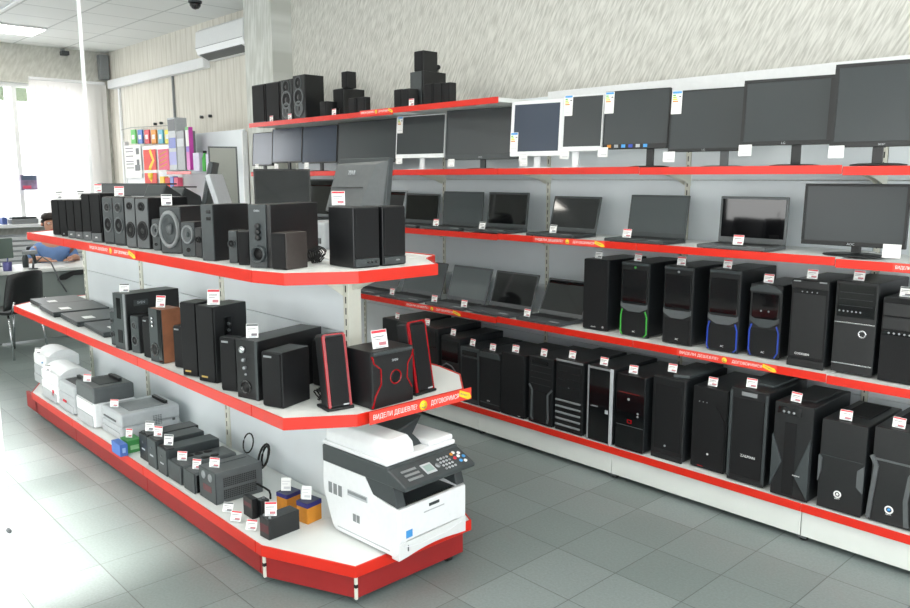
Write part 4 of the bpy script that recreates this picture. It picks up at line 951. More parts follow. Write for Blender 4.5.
def desk_phone(x, ytop, Y, label, rz, m=GRAPH, w=.19):
    a = py(x, ytop, Y); h = a.z-GZT
    r = thing('scanner', label, 'scanner', (a.x, Y, GZT+.001), math.radians(rz))
    MB().prism([(-w/2, 0), (w/2, 0), (w/2, h*.5), (w*.42, h*.8), (-w*.3, h), (-w/2, h*.8)], -.08, .08, m, Fr((0, 0, 0), (0, 1, 0), (0, 0, 1), (1, 0, 0)), .012).build('body', r)
    MB().box(-.065, .065, -w*.28, w*.3, h*.99-.002, h+.004, BLK, .002).build('glass_lid', r)
desk_phone(163, 184, 2.17, 'rounded dark flatbed machine behind the tall black subwoofer', 25)
desk_phone(184, 187, 2.4, 'second rounded dark machine behind the huge-ringed subwoofer', 15)
a = py(326, 222, 2.36)
r = thing('printer', 'small pale grey printer behind the cable bundle on the island top', 'printer', (a.x-.06, 2.4, GZT+.001), 0)
MB().box(-.13, .13, -.1, .1, 0, a.z-GZT, LGREY, .015, seg=3).build('body', r); MB().box(-.1, .1, -.105, -.095, .03, .06, DGREY, .002).build('output_slot', r)

# ================================================================ island: middle shelf
zm = GZM
GMG = 'speakers on the middle shelf of the island'
def spm(spec, label, feats, **kw): return sp(spec, label, feats, z=zm, group=kw.pop('group', GMG), **kw)
small = [GRI(), P('badge', .15, .55, .9, .935, SILV, .0095, n0=.007)]
cc = [P('front_panel', .02, .98, .02, .98, GRAPH, .005, bev=.002), DR(.5, .74, .3, DGREY, BLK, name='tweeter'), DR(.5, .34, .4, DGREY, MATT, name='driver')]
spm((112.5, 117, 346, 125, 312), 'small far satellite with bare cones beside the long silver-edged subwoofer', cc, phi=12)
spm((116.8, 129, 351, 181.5, 294.5), 'long black subwoofer with a silver-edged front and a name plate on its side', [P('front_panel', .0, 1, .0, 1, GRAPH, .005, bev=.002), P('silver_edge', .86, 1, .0, 1, SILV, .009, n0=.002), P('display_window', .3, .6, .55, .92, GLOSS, .008, n0=.004), P('port_slot', .3, .65, .12, .35, MATT, .008, n0=.004),
    P('name_plate', .14, .4, .78, .88, GRAPH, .003, face='R'), TX('SVEN', .27, .83, .02, LGREY, 'logo', 'R', .0032)], name='subwoofer', cat='subwoofer', phi=8, group=None, tagu=.5, short='the long silver-edged subwoofer', tkw=dict(kind=1))
spm((133, 141, 354, 154, 316), 'small speaker with two bare grey-ringed cones, middle shelf', cc, phi=14)
spm((145.3, 153, 359, 162, 318), 'small grille speaker left of the brown wooden subwoofer', small, phi=12)
spm((152.2, 164.5, 364, 183.5, 310), 'narrow subwoofer with brown wooden sides and silver knobs', [P('front_panel', .0, 1, .0, 1, GRAPH, .006, bev=.002), P('dark_edge', .72, 1, .0, 1, GLOSS, .009, n0=.004), K('knob', .35, .82, .008, CHR, .016), K('knob', .35, .75, .008, CHR, .016), K('knob', .35, .68, .008, CHR, .016), PORT(.4, .24, .3)], body=WOOD, name='subwoofer', cat='subwoofer', phi=8, group=None, tagu=.5, short='the brown wooden subwoofer', tkw=dict(w=.05, h=.06))
spm((175.8, 187, 369, 196, 326.5), 'small grille speaker between the wooden subwoofer and the tall black pair', small, phi=20)
tall = [GRI(.01, .99), P('badge', .2, .55, .06, .085, mat('gold_badge', (190, 160, 90), .4, metal=.5), .0095, n0=.007)]
spm((184, 199.8, 377.5, 215, 303), 'tall black tower speaker, far one of the tallest pair on the middle shelf', tall, phi=22, name='tower_speaker')
spm((200.2, 217.5, 384, 249, 307), 'tall black tower speaker with a slotted control strip on its side, near one', tall+[P('control_strip', .28, .5, .42, .84, GLOSS, .004, face='R', n0=-.001), *[K('knob', .39, .5+.085*i, .007, GRAPH, .014, 'R') for i in range(4)]], phi=16, name='tower_speaker', tagu=.7, short='the near tall tower speaker', tkw=dict(w=.055, h=.07))
spm((222.4, 238.8, 392.5, 246, 338), 'grille speaker to the far side of the silver-knobbed subwoofer', small, phi=24)
spm((239, 260.5, 401, 322.9, 341.5), 'long black subwoofer with one large and three small silver knobs', [P('front_panel', .0, 1, .0, 1, VINYL, .006, bev=.002), P('chamfer_edge', .88, 1, .0, 1, GRAPH, .01, n0=.004), K('volume_knob', .36, .84, .016, CHR, .022), K('knob', .38, .66, .008, SILV, .018), K('knob', .42, .53, .008, SILV, .018), K('knob', .44, .42, .005, SILV, .012), PORT(.42, .2, .24)], name='subwoofer', cat='subwoofer', phi=16, group=None, tagu=.5, short='the silver-knobbed subwoofer', tkw=dict(kind=1, w=.05, h=.06))
spm((263.8, 283.5, 409.3, 310.3, 353.5), 'square black speaker standing nearest the shelf edge, before the silver-knobbed subwoofer', small, phi=18)
t = spm((314, 327, 388, 334, 341), 'half-hidden black speaker behind the left red-trimmed speaker', [GRI()], phi=10)
p = pz(317, 401, zm); cable_bundle(p.x, p.y+.03, zm, 'small tangle of black cable beside the left red-trimmed speaker', 5, .03, 5)
# angled slim speakers trimmed in red
def slim_speaker(base, corners, label, depth=.07):
    """base: sight points of the foot's front left and right; corners: tl, tr, bl, br sight points of the face"""
    A, B = pz(*base[0], zm), pz(*base[1], zm); A.z += .001; B.z += .001; ex = (B-A); w = ex.length; rz = math.atan2(ex.y, ex.x); exn = ex/w; n = Vector((exn.y, -exn.x, 0))
    r = thing('speaker', label, 'speaker', (A+B)/2-n*.05, rz, 'slim red-trimmed speakers')
    # height where the sight line meets the leaning face, assumed to lean back 10 degrees
    t = math.radians(10); C = (A+B)/2; d = ray(*((corners[0][0]+corners[1][0])/2, (corners[0][1]+corners[1][1])/2)); back = -n; nrm = n*math.cos(t)+Vector((0, 0, 1))*math.sin(t)
    k = (C-EYE).dot(nrm)/d.dot(nrm); Q = EYE+d*k; H = (Q-C).length
    LOG.append(('slim', '', [round(w, 3), round(H, 3), round(math.degrees(rz))]))
    fr = Fr((0, -.05, 0), (1, 0, 0), (0, math.sin(t), math.cos(t)), (0, -math.cos(t), math.sin(t)))
    ww = w*.92
    MB().prism([(-ww/2, .012), (ww/2, .012), (ww/2, H*.97), (ww*.42, H), (-ww*.42, H), (-ww/2, H*.97)], -depth, -.008, BLK, fr, .004).build('cabinet', r)
    MB().prism([(-ww/2+.001, .012), (-ww/2+.012, .012), (-ww/2+.014, H*.95), (-ww*.36, H*.975), (ww*.36, H*.975), (ww/2-.014, H*.95), (ww/2-.012, .012), (ww/2-.001, .012), (ww/2-.001, H*.965), (ww*.42, H*.995), (-ww*.42, H*.995), (-ww/2+.001, H*.965)], -.03, -.001, REDT, fr).build('red_trim', r)
    MB().box(-ww/2+.013, ww/2-.013, .02, H*.95, -.012, .004, MATT, .003, fr).build('grille', r)
    MB().box(ww*.1, ww*.34, H*.055, H*.075, .004, .0052, LGREY, 0, fr).build('badge', r)
    MB().box(-w*.55, w*.5, -.055, .05, 0, .012, BLK, .004).build('foot', r)
slim_speaker(((328.5, 412.3), (354, 407.6)), ((321.9, 334), (346.2, 331.9), 0, 0), 'slim black speaker with red trim on the left of the red-ringed subwoofer')
slim_speaker(((416.5, 396.5), (436, 390.5)), ((410, 320.9), (426.6, 318.7), 0, 0), 'slim black speaker with red trim on the right of the red-ringed subwoofer')
spm((346.5, 371.5, 410, 412, 352.8), 'square black subwoofer with red side lines and a red ring on its front', [P('front_panel', .0, 1, .0, 1, BLK, .008, bev=.003), P('ribbed_top_edge', .02, .98, .93, .99, GRAPH, .014, n0=.004, bev=.004),
    ST('red_side_line', [(.0, .93), (.04, .8), (.2, .68), (.2, .42), (.06, .22), (.0, .02)], .005, REDT, .013, n0=.004), ST('red_side_line', [(1, .93), (.96, .82), (.86, .7), (.84, .45), (.96, .25)], .004, REDT, .012, n0=.004),
    (lambda it: MB().lathe(.56*it.w, .5*it.h, [(.03, .007), (.031, .011), (.028, .012), (.026, .008)], REDT, it.F, 28, 1, False).lathe(.56*it.w, .5*it.h, [(.0255, .0082), (.022, .012), (.012, .009), (.001, .011)], MATT, it.F, 24, 1, False).build('ring_light', it.root)),
    TX('SVEN', .55, .8, .014, LGREY, 'logo', n=.0085)], name='subwoofer', cat='subwoofer', face='X', phi=2, group=None, tagu=.35, short='the red-ringed subwoofer', tagyaw=0, tkw=dict(w=.075, h=.075))
# closed laptops lying at the far end of the middle shelf
def closed_laptop(cx, cy, rz, w, d, h, label, m=GRAPH, zb=None):
    z = (zb or zm)+.001
    r = thing('closed_laptop', label, 'laptop', (cx, cy, z), math.radians(rz), 'closed laptops on the middle island shelf')
    MB().box(-w/2, w/2, -d/2, d/2, .004, h*.55, m, .004).build('base', r)
    MB().box(-w/2, w/2, -d/2, d/2, h*.58, h, m, .004).build('lid', r)
    MB().box(-w/2+.01, w/2-.01, -d/2+.008, d/2-.01, .0, .006, RUB).build('rubber_feet', r)
    MB().box(w*.06, w*.28, -d*.3, -d*.12, h-.0005, h+.001, CARD, 0).build('sticker', r, 'white sticker')
    for i in range(3): MB().box(-w/2-.0006, -w/2+.002, -d*.2+.04*i, -d*.2+.04*i+.014, .008, .014, RUB).build('port', r)
closed_laptop(-6.245, 1.8, -2, .36, .32, .034, 'closed dark laptop at the farthest corner of the middle shelf', GRAPH)
closed_laptop(-5.84, 1.775, -4, .42, .36, .036, 'closed dark laptop with a white sticker, second from the far end', GRAPH)
closed_laptop(-5.37, 1.775, -4, .42, .36, .034, 'closed dark laptop with a white sticker, third from the far end', GRAPH)
closed_laptop(-4.91, 1.775, -4, .42, .36, .032, 'closed dark laptop nearest the long silver-edged subwoofer', GRAPH)
# big slogan banner on the nose of the middle shelf, a little askew
a = Vector((-2.424, 1.80, GZM+.012)); b = Vector((-2.424, 2.36, GZM+.012))
bn = banner(0, (b-a).length, 0, GZM+.012, 'large red slogan banner on the near end of the middle island shelf', ht=.052, origin=((a+b)/2)[:], rz=PI/2)
bt = banner(0, .7, 0, GZT, 'faded red banner on the far part of the top island shelf edge', ht=.04, origin=(-4.4, YGT-.0085, GZT+.001), rz=0)

# ================================================================ island: bottom shelf
zb = GZB
def printer(spec, label, body, top, feats, name='laser_printer', phi=0, hz=.62, bev=.014, **kw):
    def bd(it):
        w, d, h = it.w, it.d, it.h
        MB().box(-w/2, w/2, -d/2, d/2, .006, h*hz, body, bev, seg=3).build('body', it.root)
        MB().box(-w/2+.002, w/2-.002, -d/2+.002, d/2-.002, h*hz-.004, h, top, bev, seg=3).build('upper_body', it.root)
        for sx in (-1, 1):
            for sy in (-1, 1): MB().cyl(sx*(w/2-.05), sy*(d/2-.05), .012, 0, .02, RUB, seg=10).build('rubber_foot', it.root)
    return item(name, label, 'printer', spec, feats, bd, '', 'laser printers on the bottom island shelf', z=zb, lift=.004, phi=phi, tgroup='price tags on the printers', tagyaw=35, **kw)
sheet = lambda v=.3: P('paper_tray', .06, .94, .03, v, LGREY, .005, n0=-.002, bev=.002)
def recess(it, m=DGREY, u0=.2, u1=.85, v0=.2, v1=.85):
    MB().prism([(u0*it.w, v0*it.d), (u1*it.w, v0*it.d), (u1*it.w, v1*it.d), (u0*it.w, v1*it.d)], -.001, .003, m, it.T, .001).prism([(u0*it.w+.01, v1*it.d-.02), (u1*it.w-.01, v1*it.d-.02), (u1*it.w-.01, v1*it.d), (u0*it.w+.01, v1*it.d)], .003, .02, BLK, it.T).build('output_tray', it.root)
def hump(it, m=WHT):
    fr = Fr((-it.w/2, -it.d/2, it.h-.004), (0, 1, 0), (0, 0, 1), (1, 0, 0))
    n = 8; pts = [(it.d*.1, 0)]+[(it.d*(.1+.86*i/n), .045*math.sin(PI*i/n)**.7) for i in range(1, n)]+[(it.d*.96, 0)]
    MB().prism(pts, .004, it.w-.004, m, fr, .002).build('curved_cover', it.root)
printer((35, 47, 388, 82, 358), 'white curved-top printer at the farthest end of the bottom shelf', LGREY, WHT, [hump, sheet(.3), K('button', .8, .8, .006, CYAN, .006)], tagu=.5, short='the farthest printer', tkw=dict(kind=1, y=-.004))
printer((37.7, 58.5, 405.5, 94, 377), 'white curved-top printer with a red mark, second from the far end', WHT, WHT, [hump, sheet(.35), P('red_mark', .72, .8, .25, .45, PINK, .005)], L=.36, tagu=.5, short='the second printer from the far end', tkw=dict(kind=1, y=-.004))
printer((57, 75.5, 416.5, 104, 388), 'small light grey printer with a dark open slot on top, third from the far end', LGREY, LGREY, [lambda it: recess(it, BLK, .15, .9, .2, .7), sheet(.3), P('red_mark', .3, .5, .3, .38, PINK, .005)], L=.32)
printer((78.4, 95.2, 430, 137, 389), 'printer with a dark grey scanner top over a white body', WHT, DGREY, [lambda it: recess(it, BLK, .2, .8, .25, .8), sheet(.3), P('front_door', .06, .94, .33, .6, WHT, .004, n0=-.002)], L=.32, tagu=.45, short='the dark-topped printer')
printer((97.4, 122, 441.5, 181.5, 415.5), 'wide light grey laser printer with a recessed paper tray on top', LGREY, LGREY, [lambda it: recess(it, MGREY), sheet(.28), P('feed_slot', .15, .75, .62, .68, DGREY, .003, n0=-.001), VENT('side_vents', .52, .68, .35, .75, 4, 6, MGREY), P('port_cover', .85, .9, .4, .5, DGREY, .002, face='R')], tagu=.45, short='the recessed light grey printer', hz=.5, L=.32)
# cartridge boxes at the edge
r = item('cartridge_box', 'small blue box sitting over the red edge below the wide grey printer', 'box', (112, 120.5, 457.5, 128.3, 445.5), [P('disc_print', .3, .7, .3, .7, mat('pale_blue_print', (150, 180, 225), .5), .001, face='R', bev=0)], mat('blue_carton', (72, 112, 186), .5), 'carton', None, .001, zb+.0055, phi=0)
r = item('cartridge_box', 'small green box between the blue box and the first power supply', 'box', (121, 128, 454, 142, 441.5), [P('label_print', .2, .8, .25, .6, mat('pale_green_print', (150, 200, 150), .5), .001, face='R', bev=0)], mat('green_carton', (62, 140, 74), .5), 'carton', None, .001, zb, phi=0, tagu=.5, short='the green box', tgroup='price tags on the power supplies', tagyaw=35, tkw=dict(w=.04, h=.05))
def ups(spec, label, short, kind=0, dark=False, **kw):
    f = [P('front_panel', .0, 1, .0, 1, BLK if dark else GRAPH, .01, bev=.004), K('power_button', .5, .7, .008, DGREY, .013), P('label_print', .3, .7, .4, .46, LGREY, .0106, n0=.009)]
    f += [VENT('side_vents', .7, .92, .3, .7, 6, 4), P('top_slope', .02, .98, .0, .14, BLK, .004, face='T', bev=.002)]
    return item('power_supply', label, 'uninterruptible power supply', spec, f, CASE if dark else GRAPH, 'case', 'uninterruptible power supplies', .005, zb, tagu=.5, short=short, tgroup='price tags on the power supplies', tagyaw=35, tkw=dict(kind=kind, w=.05, h=.055), lift=.004, **kw)
u1 = ups((140.8, 150, 462.5, 200, 436), 'dark upright power supply nearest the wide grey printer, first of three', 'the first upright power supply', 1, True, L=.11)
ups((149.5, 158.5, 470, 205.6, 441.5), 'dark upright power supply, middle one of the three', 'the middle upright power supply', 0, L=.11)
u3 = ups((158.5, 169, 477, 220.6, 450.5), 'dark upright power supply, nearest of the three', 'the nearest upright power supply', 1, L=.11)
holes = lambda it: [MB().cyl((.25+.5*(i % 2))*it.w, (.3+.17*(i//2))*it.d, .022, -.0005, .0012, RUB, it.T, 18).build('socket_hole', it.root) for i in range(6)]
item('voltage_stabilizer', 'low grey stabilizer with round socket holes on its top', 'voltage stabilizer', (168, 183.5, 485.5, 238, 466), [P('front_panel', .0, 1, .0, 1, GRAPH, .012, bev=.006), holes], DGREY, 'case', None, .012, zb, L=.155, tagu=.55, short='the socket-topped stabilizer', tgroup='price tags on the power supplies', tagyaw=35)
item('voltage_stabilizer', 'small rounded grey stabilizer leaning beside the big vented one', 'voltage stabilizer', (182.4, 196.3, 494.5, 204, 474), [P('front_panel', .0, 1, .0, 1, GRAPH, .008, bev=.006), P('dark_side', .1, .9, .05, .9, GLOSS, .003, face='R')], DGREY, 'case', None, .012, zb, L=.12, D=.05, tagu=.6, short='the small rounded stabilizer', tgroup='price tags on the power supplies', tagyaw=35, tkw=dict(w=.045, h=.05))
st = item('voltage_stabilizer', 'largest dark grey box stabilizer with two dials and rows of square side vents', 'voltage stabilizer', (199.4, 217.5, 505.5, 263.2, 474), [P('front_panel', .0, 1, .0, 1, GRAPH, .006, bev=.002), K('dial', .3, .78, .02, MGREY, .01), K('dial', .7, .78, .02, MGREY, .01), P('red_print', .25, .75, .3, .5, mat('dull_red_print', (96, 50, 54), .5), .007, n0=.005, bev=0),
    VENT('side_vents', .14, .86, .12, .42, 18, 5, BLK), VENT('side_vents', .14, .86, .5, .8, 18, 5, BLK), P('top_slot', .3, .34, .25, .9, GRAPH, .002, face='T', bev=0)], DGREY, 'case', None, .003, zb, L=.17, tagu=.55, short='the largest stabilizer', tgroup='price tags on the power supplies', tagyaw=35)
def wire(pts, it, r=.005):
    b = MB(); b.tube(pts, r, RUB, 8); o = b.build('power_cord', it.root); R_ = it.root
    o.matrix_parent_inverse = (Matrix.Translation(R_.location) @ Matrix.Rotation(R_.rotation_euler.z, 4, 'Z')).inverted(); return o
def loop(c, rad, n=16, sx=1, tilt=.3, lift=0): return [(c[0]+rad*sx*math.cos(2*PI*i/n), c[1]+tilt*rad*math.sin(2*PI*i/n), c[2]+rad*(1+math.sin(2*PI*i/n))+lift) for i in range(n+1)]
wire(loop((-3.74, 1.965, zb+.06), .05, 18, 1, .3), u1, .004)
wire(loop((-3.55, 1.95, zb+.03), .06, 18, .7, .4)+loop((-3.57, 1.97, zb+.03), .05, 14, .6, .3)[2:], u3, .006)
p = pz(263, 492, zb); wire([(p.x-.005+.0, p.y-.03, zb+.05)]+[(p.x+.02+.03*i, p.y-.03+.02*math.sin(i*.9), zb+.045-.006*i) for i in range(1, 5)], st, .005)
# batteries and cartons near the corner
GB_ = 'small batteries near the corner'
item('battery', 'small upright black battery behind the low tags', 'battery', (243.6, 252.6, 520, 260, 500), [P('label_print', .1, .9, .55, .75, mat('dull_maroon_print', (88, 40, 46), .5), .001, n0=-.001, bev=0)], BLK, 'case', GB_, .002, zb, D=.03)
item('battery', 'small dark battery between the upright one and the big battery', 'battery', (256.8, 262, 519.5, 270, 501.5), [K('terminal', .5, .6, .006, SILV, .01, 'T')], CASE, 'case', GB_, .002, zb)
item('battery', 'large black battery with a maroon label at the corner of the bottom shelf', 'battery', (260, 269.4, 541, 299.8, 520.8), [P('label_print', .05, .95, .3, .7, MATS['dull_maroon_print'], .001, n0=-.001, bev=0), K('terminal', .2, .1, .006, SILV, .008, 'T'), K('terminal', .8, .1, .006, SILV, .008, 'T')], CASE, 'case', None, .002, zb, phi=4, tagu=.6, short='the large black battery', tgroup='price tags on the power supplies', tagyaw=40, tkw=dict(w=.05, h=.06))
def carton(spec, label, short):
    return item('bulb_carton', label, 'box', spec, [P('navy_band', -.005, 1.005, .78, 1.0, NAVY, .001, face='R', bev=0, n0=-.001), P('navy_band', .0, 1, .78, 1.0, NAVY, .001, n0=-.001, bev=0), P('navy_lid', .0, 1, .0, 1, mat('dark_navy_top', (52, 54, 84), .5), .001, face='T', n0=-.001, bev=0)], ORG, 'carton', 'orange and navy cartons', .001, zb,
        tagu=.45, short=short, tgroup='price tags on the power supplies', tagyaw=30, tkw=dict(kind=2, w=.045, h=.06), phi=10)
carton((277, 287.3, 513.5, 301, 495.5), 'orange carton with a navy top, farther of the two', 'the farther orange carton')
carton((297, 308, 525, 321.8, 504.5), 'orange carton with a navy top, nearer the big printer', 'the orange carton nearer the big printer')
for (a, b, lab, kd) in ((227.5, 513.5, 'left of three low tags before the big stabilizer', 1), (235.5, 522.5, 'middle of three low tags by the shelf edge', 0), (251, 531.5, 'right of three low tags by the shelf edge', 0)):
    p = pz(a, b, zb); p.z += .006; make_tag('small price tag on the bottom shelf, '+lab, p, math.radians(35), 'low price tags by the shelf edge', kd, .05, .045, 25)

# ================================================================ the big multifunction printer
def mfp():
    A = pz(398, 562.3, zb); A.z += .001; Lf = pz(333.7, 532.2, zb); Rt = pz(465.5, 530.5, zb)
    ey_ = (Rt-A); wd = ey_.length; ey_.normalize()
    phi = math.degrees(math.atan2(ey_.y, ey_.x))-90
    ex_ = Vector((-ey_.y, ey_.x, 0)); dp = along(A, ex_, 324.5)
    htop = rise(A, 510)
    c = A+ey_*wd/2+ex_*dp/2; rz = math.radians(phi+90)
    LOG.append(('mfp', '', [round(v, 3) for v in (*c, wd, dp, htop, phi)]))
    r = thing('multifunction_printer', 'large white office printer with dark control panel and document feeder on the island nose', 'printer', c, rz)
    w, d, h = wd, dp, htop
    F = Fr((-w/2, -d/2, 0), (1, 0, 0), (0, 0, 1), (0, -1, 0)); Lfr = Fr((-w/2, d/2, 0), (0, -1, 0), (0, 0, 1), (-1, 0, 0)); Rfr = Fr((w/2, -d/2, 0), (0, 1, 0), (0, 0, 1), (1, 0, 0))
    # side profile in (y, z): body with a step down at the front output bay
    hs = h+.085           # underside of scanner unit
    prof = [(-d/2, .03), (-d/2+.02, .012), (d/2-.08, .012), (d/2-.06, .03), (d/2, h*.8), (d/2, hs), (-d/2+.2, hs), (-d/2+.15, h+.02), (-d/2+.02, h), (-d/2, h-.012)]
    YZf = Fr((0, 0, 0), (0, 1, 0), (0, 0, 1), (1, 0, 0))
    MB().prism(prof, -w/2, -w/2+.05, WHT, YZf, .004).prism(prof, w/2-.05, w/2, WHT, YZf, .004).box(-w/2+.05, w/2-.05, -d/2+.03, d/2-.085, .012, h-.02, WHT).build('body', r)
    MB().box(.006, w-.006, .075, h-.004, -.03, .006, WHT, .006, F, 3).build('front_cover', r)
    n = 10; pts = [(.002, .07), (.002, .0)]+[(w*(.02+.96*i/n), -.0+.018*math.sin(PI*i/n)) for i in range(1, n)]+[(w-.002, 0), (w-.002, .07)]
    tr = MB().prism(pts, -.04, .004, mat('warm_white_plastic', (218, 220, 220), .4), F, .003).build('paper_tray', r)
    MB().strip([(.03, .055), (w*.3, .04), (w*.7, .04), (w-.03, .055)], .004, .004, .007, WHT, F).build('tray_lip', tr)
    MB().box(.05, .056, .03, .055, .004, .006, DGREY, 0, F).build('paper_gauge', tr)
    MB().box(.04, .075, .088, .12, .0062, .0072, CYAN, 0, F).build('blue_sticker', r)
    MB().box(w*.5-.03, w*.5+.03, h-.035, h-.022, .006, .009, GRAPH, .002, F).build('cover_handle', r)
    MB().box(w*.35, w*.65, h-.055, h-.05, .006, .0075, LGREY, .001, F).build('cover_line', r)
    # output bay, dark
    MB().box(-w/2+.05, w/2-.05, -d/2+.008, d/2-.05, h-.02, h-.004, GRAPH, .003).build('output_tray', r)
    MB().box(-w/2+.05, w/2-.05, d/2-.12, d/2-.02, h-.004, hs, RUB).build('bay_back', r)
    for x0_, x1_ in ((w/2-.051, w/2-.004), (-w/2+.004, -w/2+.051)): MB().prism([(-d/2+.004, h), (-d/2+.16, h+.02), (-d/2+.21, hs), (-d/2+.03, hs)], x0_, x1_, GRAPH, YZf, .003).build('bay_cheek', r)
    # scanner unit
    MB().box(-w/2-.003, w/2+.003, -d/2+.05, d/2-.002, hs, hs+.075, GRAPH, .006).build('scanner_body', r)
    cp = MB().hexa([(-w/2-.003, -d/2-.05, hs+.0), (w/2+.003, -d/2-.05, hs+.0), (w/2+.003, -d/2+.06, hs), (-w/2-.003, -d/2+.06, hs), (-w/2-.003, -d/2-.055, hs+.018), (w/2+.003, -d/2-.055, hs+.018), (w/2+.003, -d/2+.06, hs+.07), (-w/2-.003, -d/2+.06, hs+.07)], GRAPH, .006).build('control_panel', r)
    e = Vector((0, .115, .052)).normalized(); C = Fr((-w/2, -d/2-.055, hs+.018), (1, 0, 0), e, Vector((1, 0, 0)).cross(e))
    MB().box(w*.36, w*.5, .03, .085, -.001, .003, LGREY, .001, C).box(w*.375, w*.485, .04, .075, .003, .0035, mat('lcd_glass', (150, 170, 165), .15), 0, C).build('display', cp)
    for i in range(3): MB().box(w*.1, w*.3, .028+.024*i, .04+.024*i, .0, .0025, MGREY, .001, C).build('key_row', cp)
    kb = MB()
    for i in range(4):
        for j in range(4): kb.cyl(w*(.62+.045*i), .025+.019*j, .006, .0, .003, LGREY if (i+j) % 5 else SILV, C, 10)
    kb.build('number_keys', cp)
    for (u, v, mm) in ((.83, .085, ORG), (.87, .09, WTXT), (.83, .06, PINK), (.89, .065, WTXT), (.93, .08, WTXT), (.95, .055, CYAN), (.87, .038, CYAN), (.92, .03, WTXT)): MB().cyl(w*u, v, .008, 0, .0035, mm, C, 12).build('colour_key', cp)
    MB().cyl(w*.56, .055, .012, 0, .003, SILV, C, 14).build('arrow_key', cp)
    # white lid with document feeder: broad box at left, low input tray to the right
    hl = hs+.075
    MB().box(-w/2, w/2, -d/2+.06, d/2, hl, hl+.022, WHT, .008, seg=3).build('lid', r)
    adf = MB(); x1 = -w/2+.17
    pr = [(-w/2+.004, hl+.02), (-w/2+.004, hl+.06), (-w/2+.03, hl+.1), (x1-.04, hl+.105), (x1-.01, hl+.07), (x1, hl+.02)]
    adf.prism(pr, d/2-.02, -d/2+.075, WHT, Fr((0, 0, 0), (1, 0, 0), (0, 0, 1), (0, 1, 0)), .008); adf.build('document_feeder', r)
    MB().hexa([(x1-.01, -d/2+.12, hl+.022), (x1+.09, -d/2+.12, hl+.022), (x1+.09, d/2-.04, hl+.022), (x1-.01, d/2-.04, hl+.022), (x1-.02, -d/2+.14, hl+.055), (x1+.07, -d/2+.16, hl+.06), (x1+.07, d/2-.06, hl+.06), (x1-.02, d/2-.06, hl+.055)], GRAPH, .004).build('paper_guide', r)
    MB().hexa([(x1-.05, -d/2+.16, hl+.075), (x1+.03, -d/2+.13, hl+.062), (x1+.03, d/2-.03, hl+.062), (x1-.05, d/2-.05, hl+.075), (x1-.05, -d/2+.16, hl+.09), (x1+.16, -d/2+.2, hl+.115), (x1+.16, d/2-.03, hl+.115), (x1-.05, d/2-.05, hl+.09)], GRAPH, .004).build('input_tray', r, 'raised dark grey input tray')
    MB().box(x1+.08, w/2-.006, -d/2+.068, d/2-.02, hl+.021, hl+.045, WHT, .009, seg=3).build('output_cover', r)
    # side details on the visible left flank
    sd = MB()
    for i in range(3): sd.box(d*(.08+.07*i), d*(.13+.07*i), h*.78, h*1.0, -.001, .0012, MGREY, 0, Lfr)
    sd.build('side_vents', r)
    MB().box(d*.35, d*.62, h*.88, h*1.0, -.002, .002, LGREY, .002, Lfr).box(d*.36, d*.61, h*.93, h*.985, .002, .003, MGREY, 0, Lfr).build('carry_grip', r)
    sd = MB()
    for i in range(2): sd.box(d*(.42+.05*i), d*(.46+.05*i), h*.4, h*.55, -.001, .0012, MGREY, 0, Lfr)
    sd.build('side_vents', r)
    MB().box(d*.2, d*.9, .03, .034, -.001, .0012, LGREY, 0, Lfr).build('seam', r)
    for sx in (-1, 1):
        for sy in (-1, 1): MB().cyl(sx*(w/2-.07), (-d/2+.16 if sy < 0 else d/2-.13), .014, 0, .013, RUB, seg=12).build('rubber_foot', r)
mfp()

# ================================================================ far end of the shop
# air conditioner
r = thing('air_conditioner', 'white wall-mounted air conditioner high on the striped wall', 'air conditioner', (-8.42, YW-.002, 3.06))
f = Fr((0, 0, 0), (0, 1, 0), (0, 0, 1), (1, 0, 0))
MB().prism([(0, .0), (-.1, .0), (-.21, .05), (-.235, .12), (-.225, .3), (-.19, .33), (0, .33)], -.56, .56, WHT, f, .006).build('housing', r)
MB().prism([(-.232, .13), (-.236, .13), (-.226, .3), (-.222, .3)], -.55, .55, WHT, f).build('front_panel', r)
MB().prism([(-.215, .052), (-.212, .045), (-.104, -.004), (-.108, .002)], -.5, .5, DGREY, f).build('louvre', r)
MB().box(-.552, .552, -.2385, -.234, .118, .124, MGREY).build('panel_gap', r)
# vertical blinds over the right part of the window
def tl_nodes(nt, b, N, Lk):
    d = N('ShaderNodeBsdfDiffuse'); t = N('ShaderNodeBsdfTranslucent'); d.inputs['Color'].default_value = (.86, .85, .84, 1); t.inputs['Color'].default_value = (.9, .89, .88, 1)
    mx = N('ShaderNodeMixShader'); mx.inputs[0].default_value = .5; Lk(d.outputs[0], mx.inputs[1]); Lk(t.outputs[0], mx.inputs[2]); Lk(mx.outputs[0], nt.nodes['Material Output'].inputs['Surface'])
BLIND = node_mat('translucent_blind_fabric', tl_nodes)
r = thing('vertical_blind', 'white vertical slat blind drawn over the window beside the corner', 'blind', (XF+.1, 3.9, 0))
MB().box(-.02, .03, -.52, .5, 3.06, 3.1, WHT, .004).build('headrail', r)
n = 13
for i in range(n):
    y = -.48+i*.96/(n-1); a = math.radians(28)
    MB().box(-.042, .042, -.0006, .0006, 1.12, 3.06, BLIND, 0, Fr((0, y, 0), (math.sin(a), math.cos(a), 0), (-math.cos(a), math.sin(a), 0), (0, 0, 1))).build('slat', r)
# roller shutters half lowered outside the upper panes
for (y0, y1, w) in ((2.62, 3.12, 'narrow pale green shutter at the top of the far window pane by the mullion'), (3.26, 3.42, 'narrow pale green shutter strip beside the blind')):
    o = MB().box(XF-.19, XF-.17, y0, y1, 2.78, 2.98, mat('pale_green_shutter', (150, 164, 140), .7, noise=.1)).build('window_shutter'); tag(o, w, 'shutter')
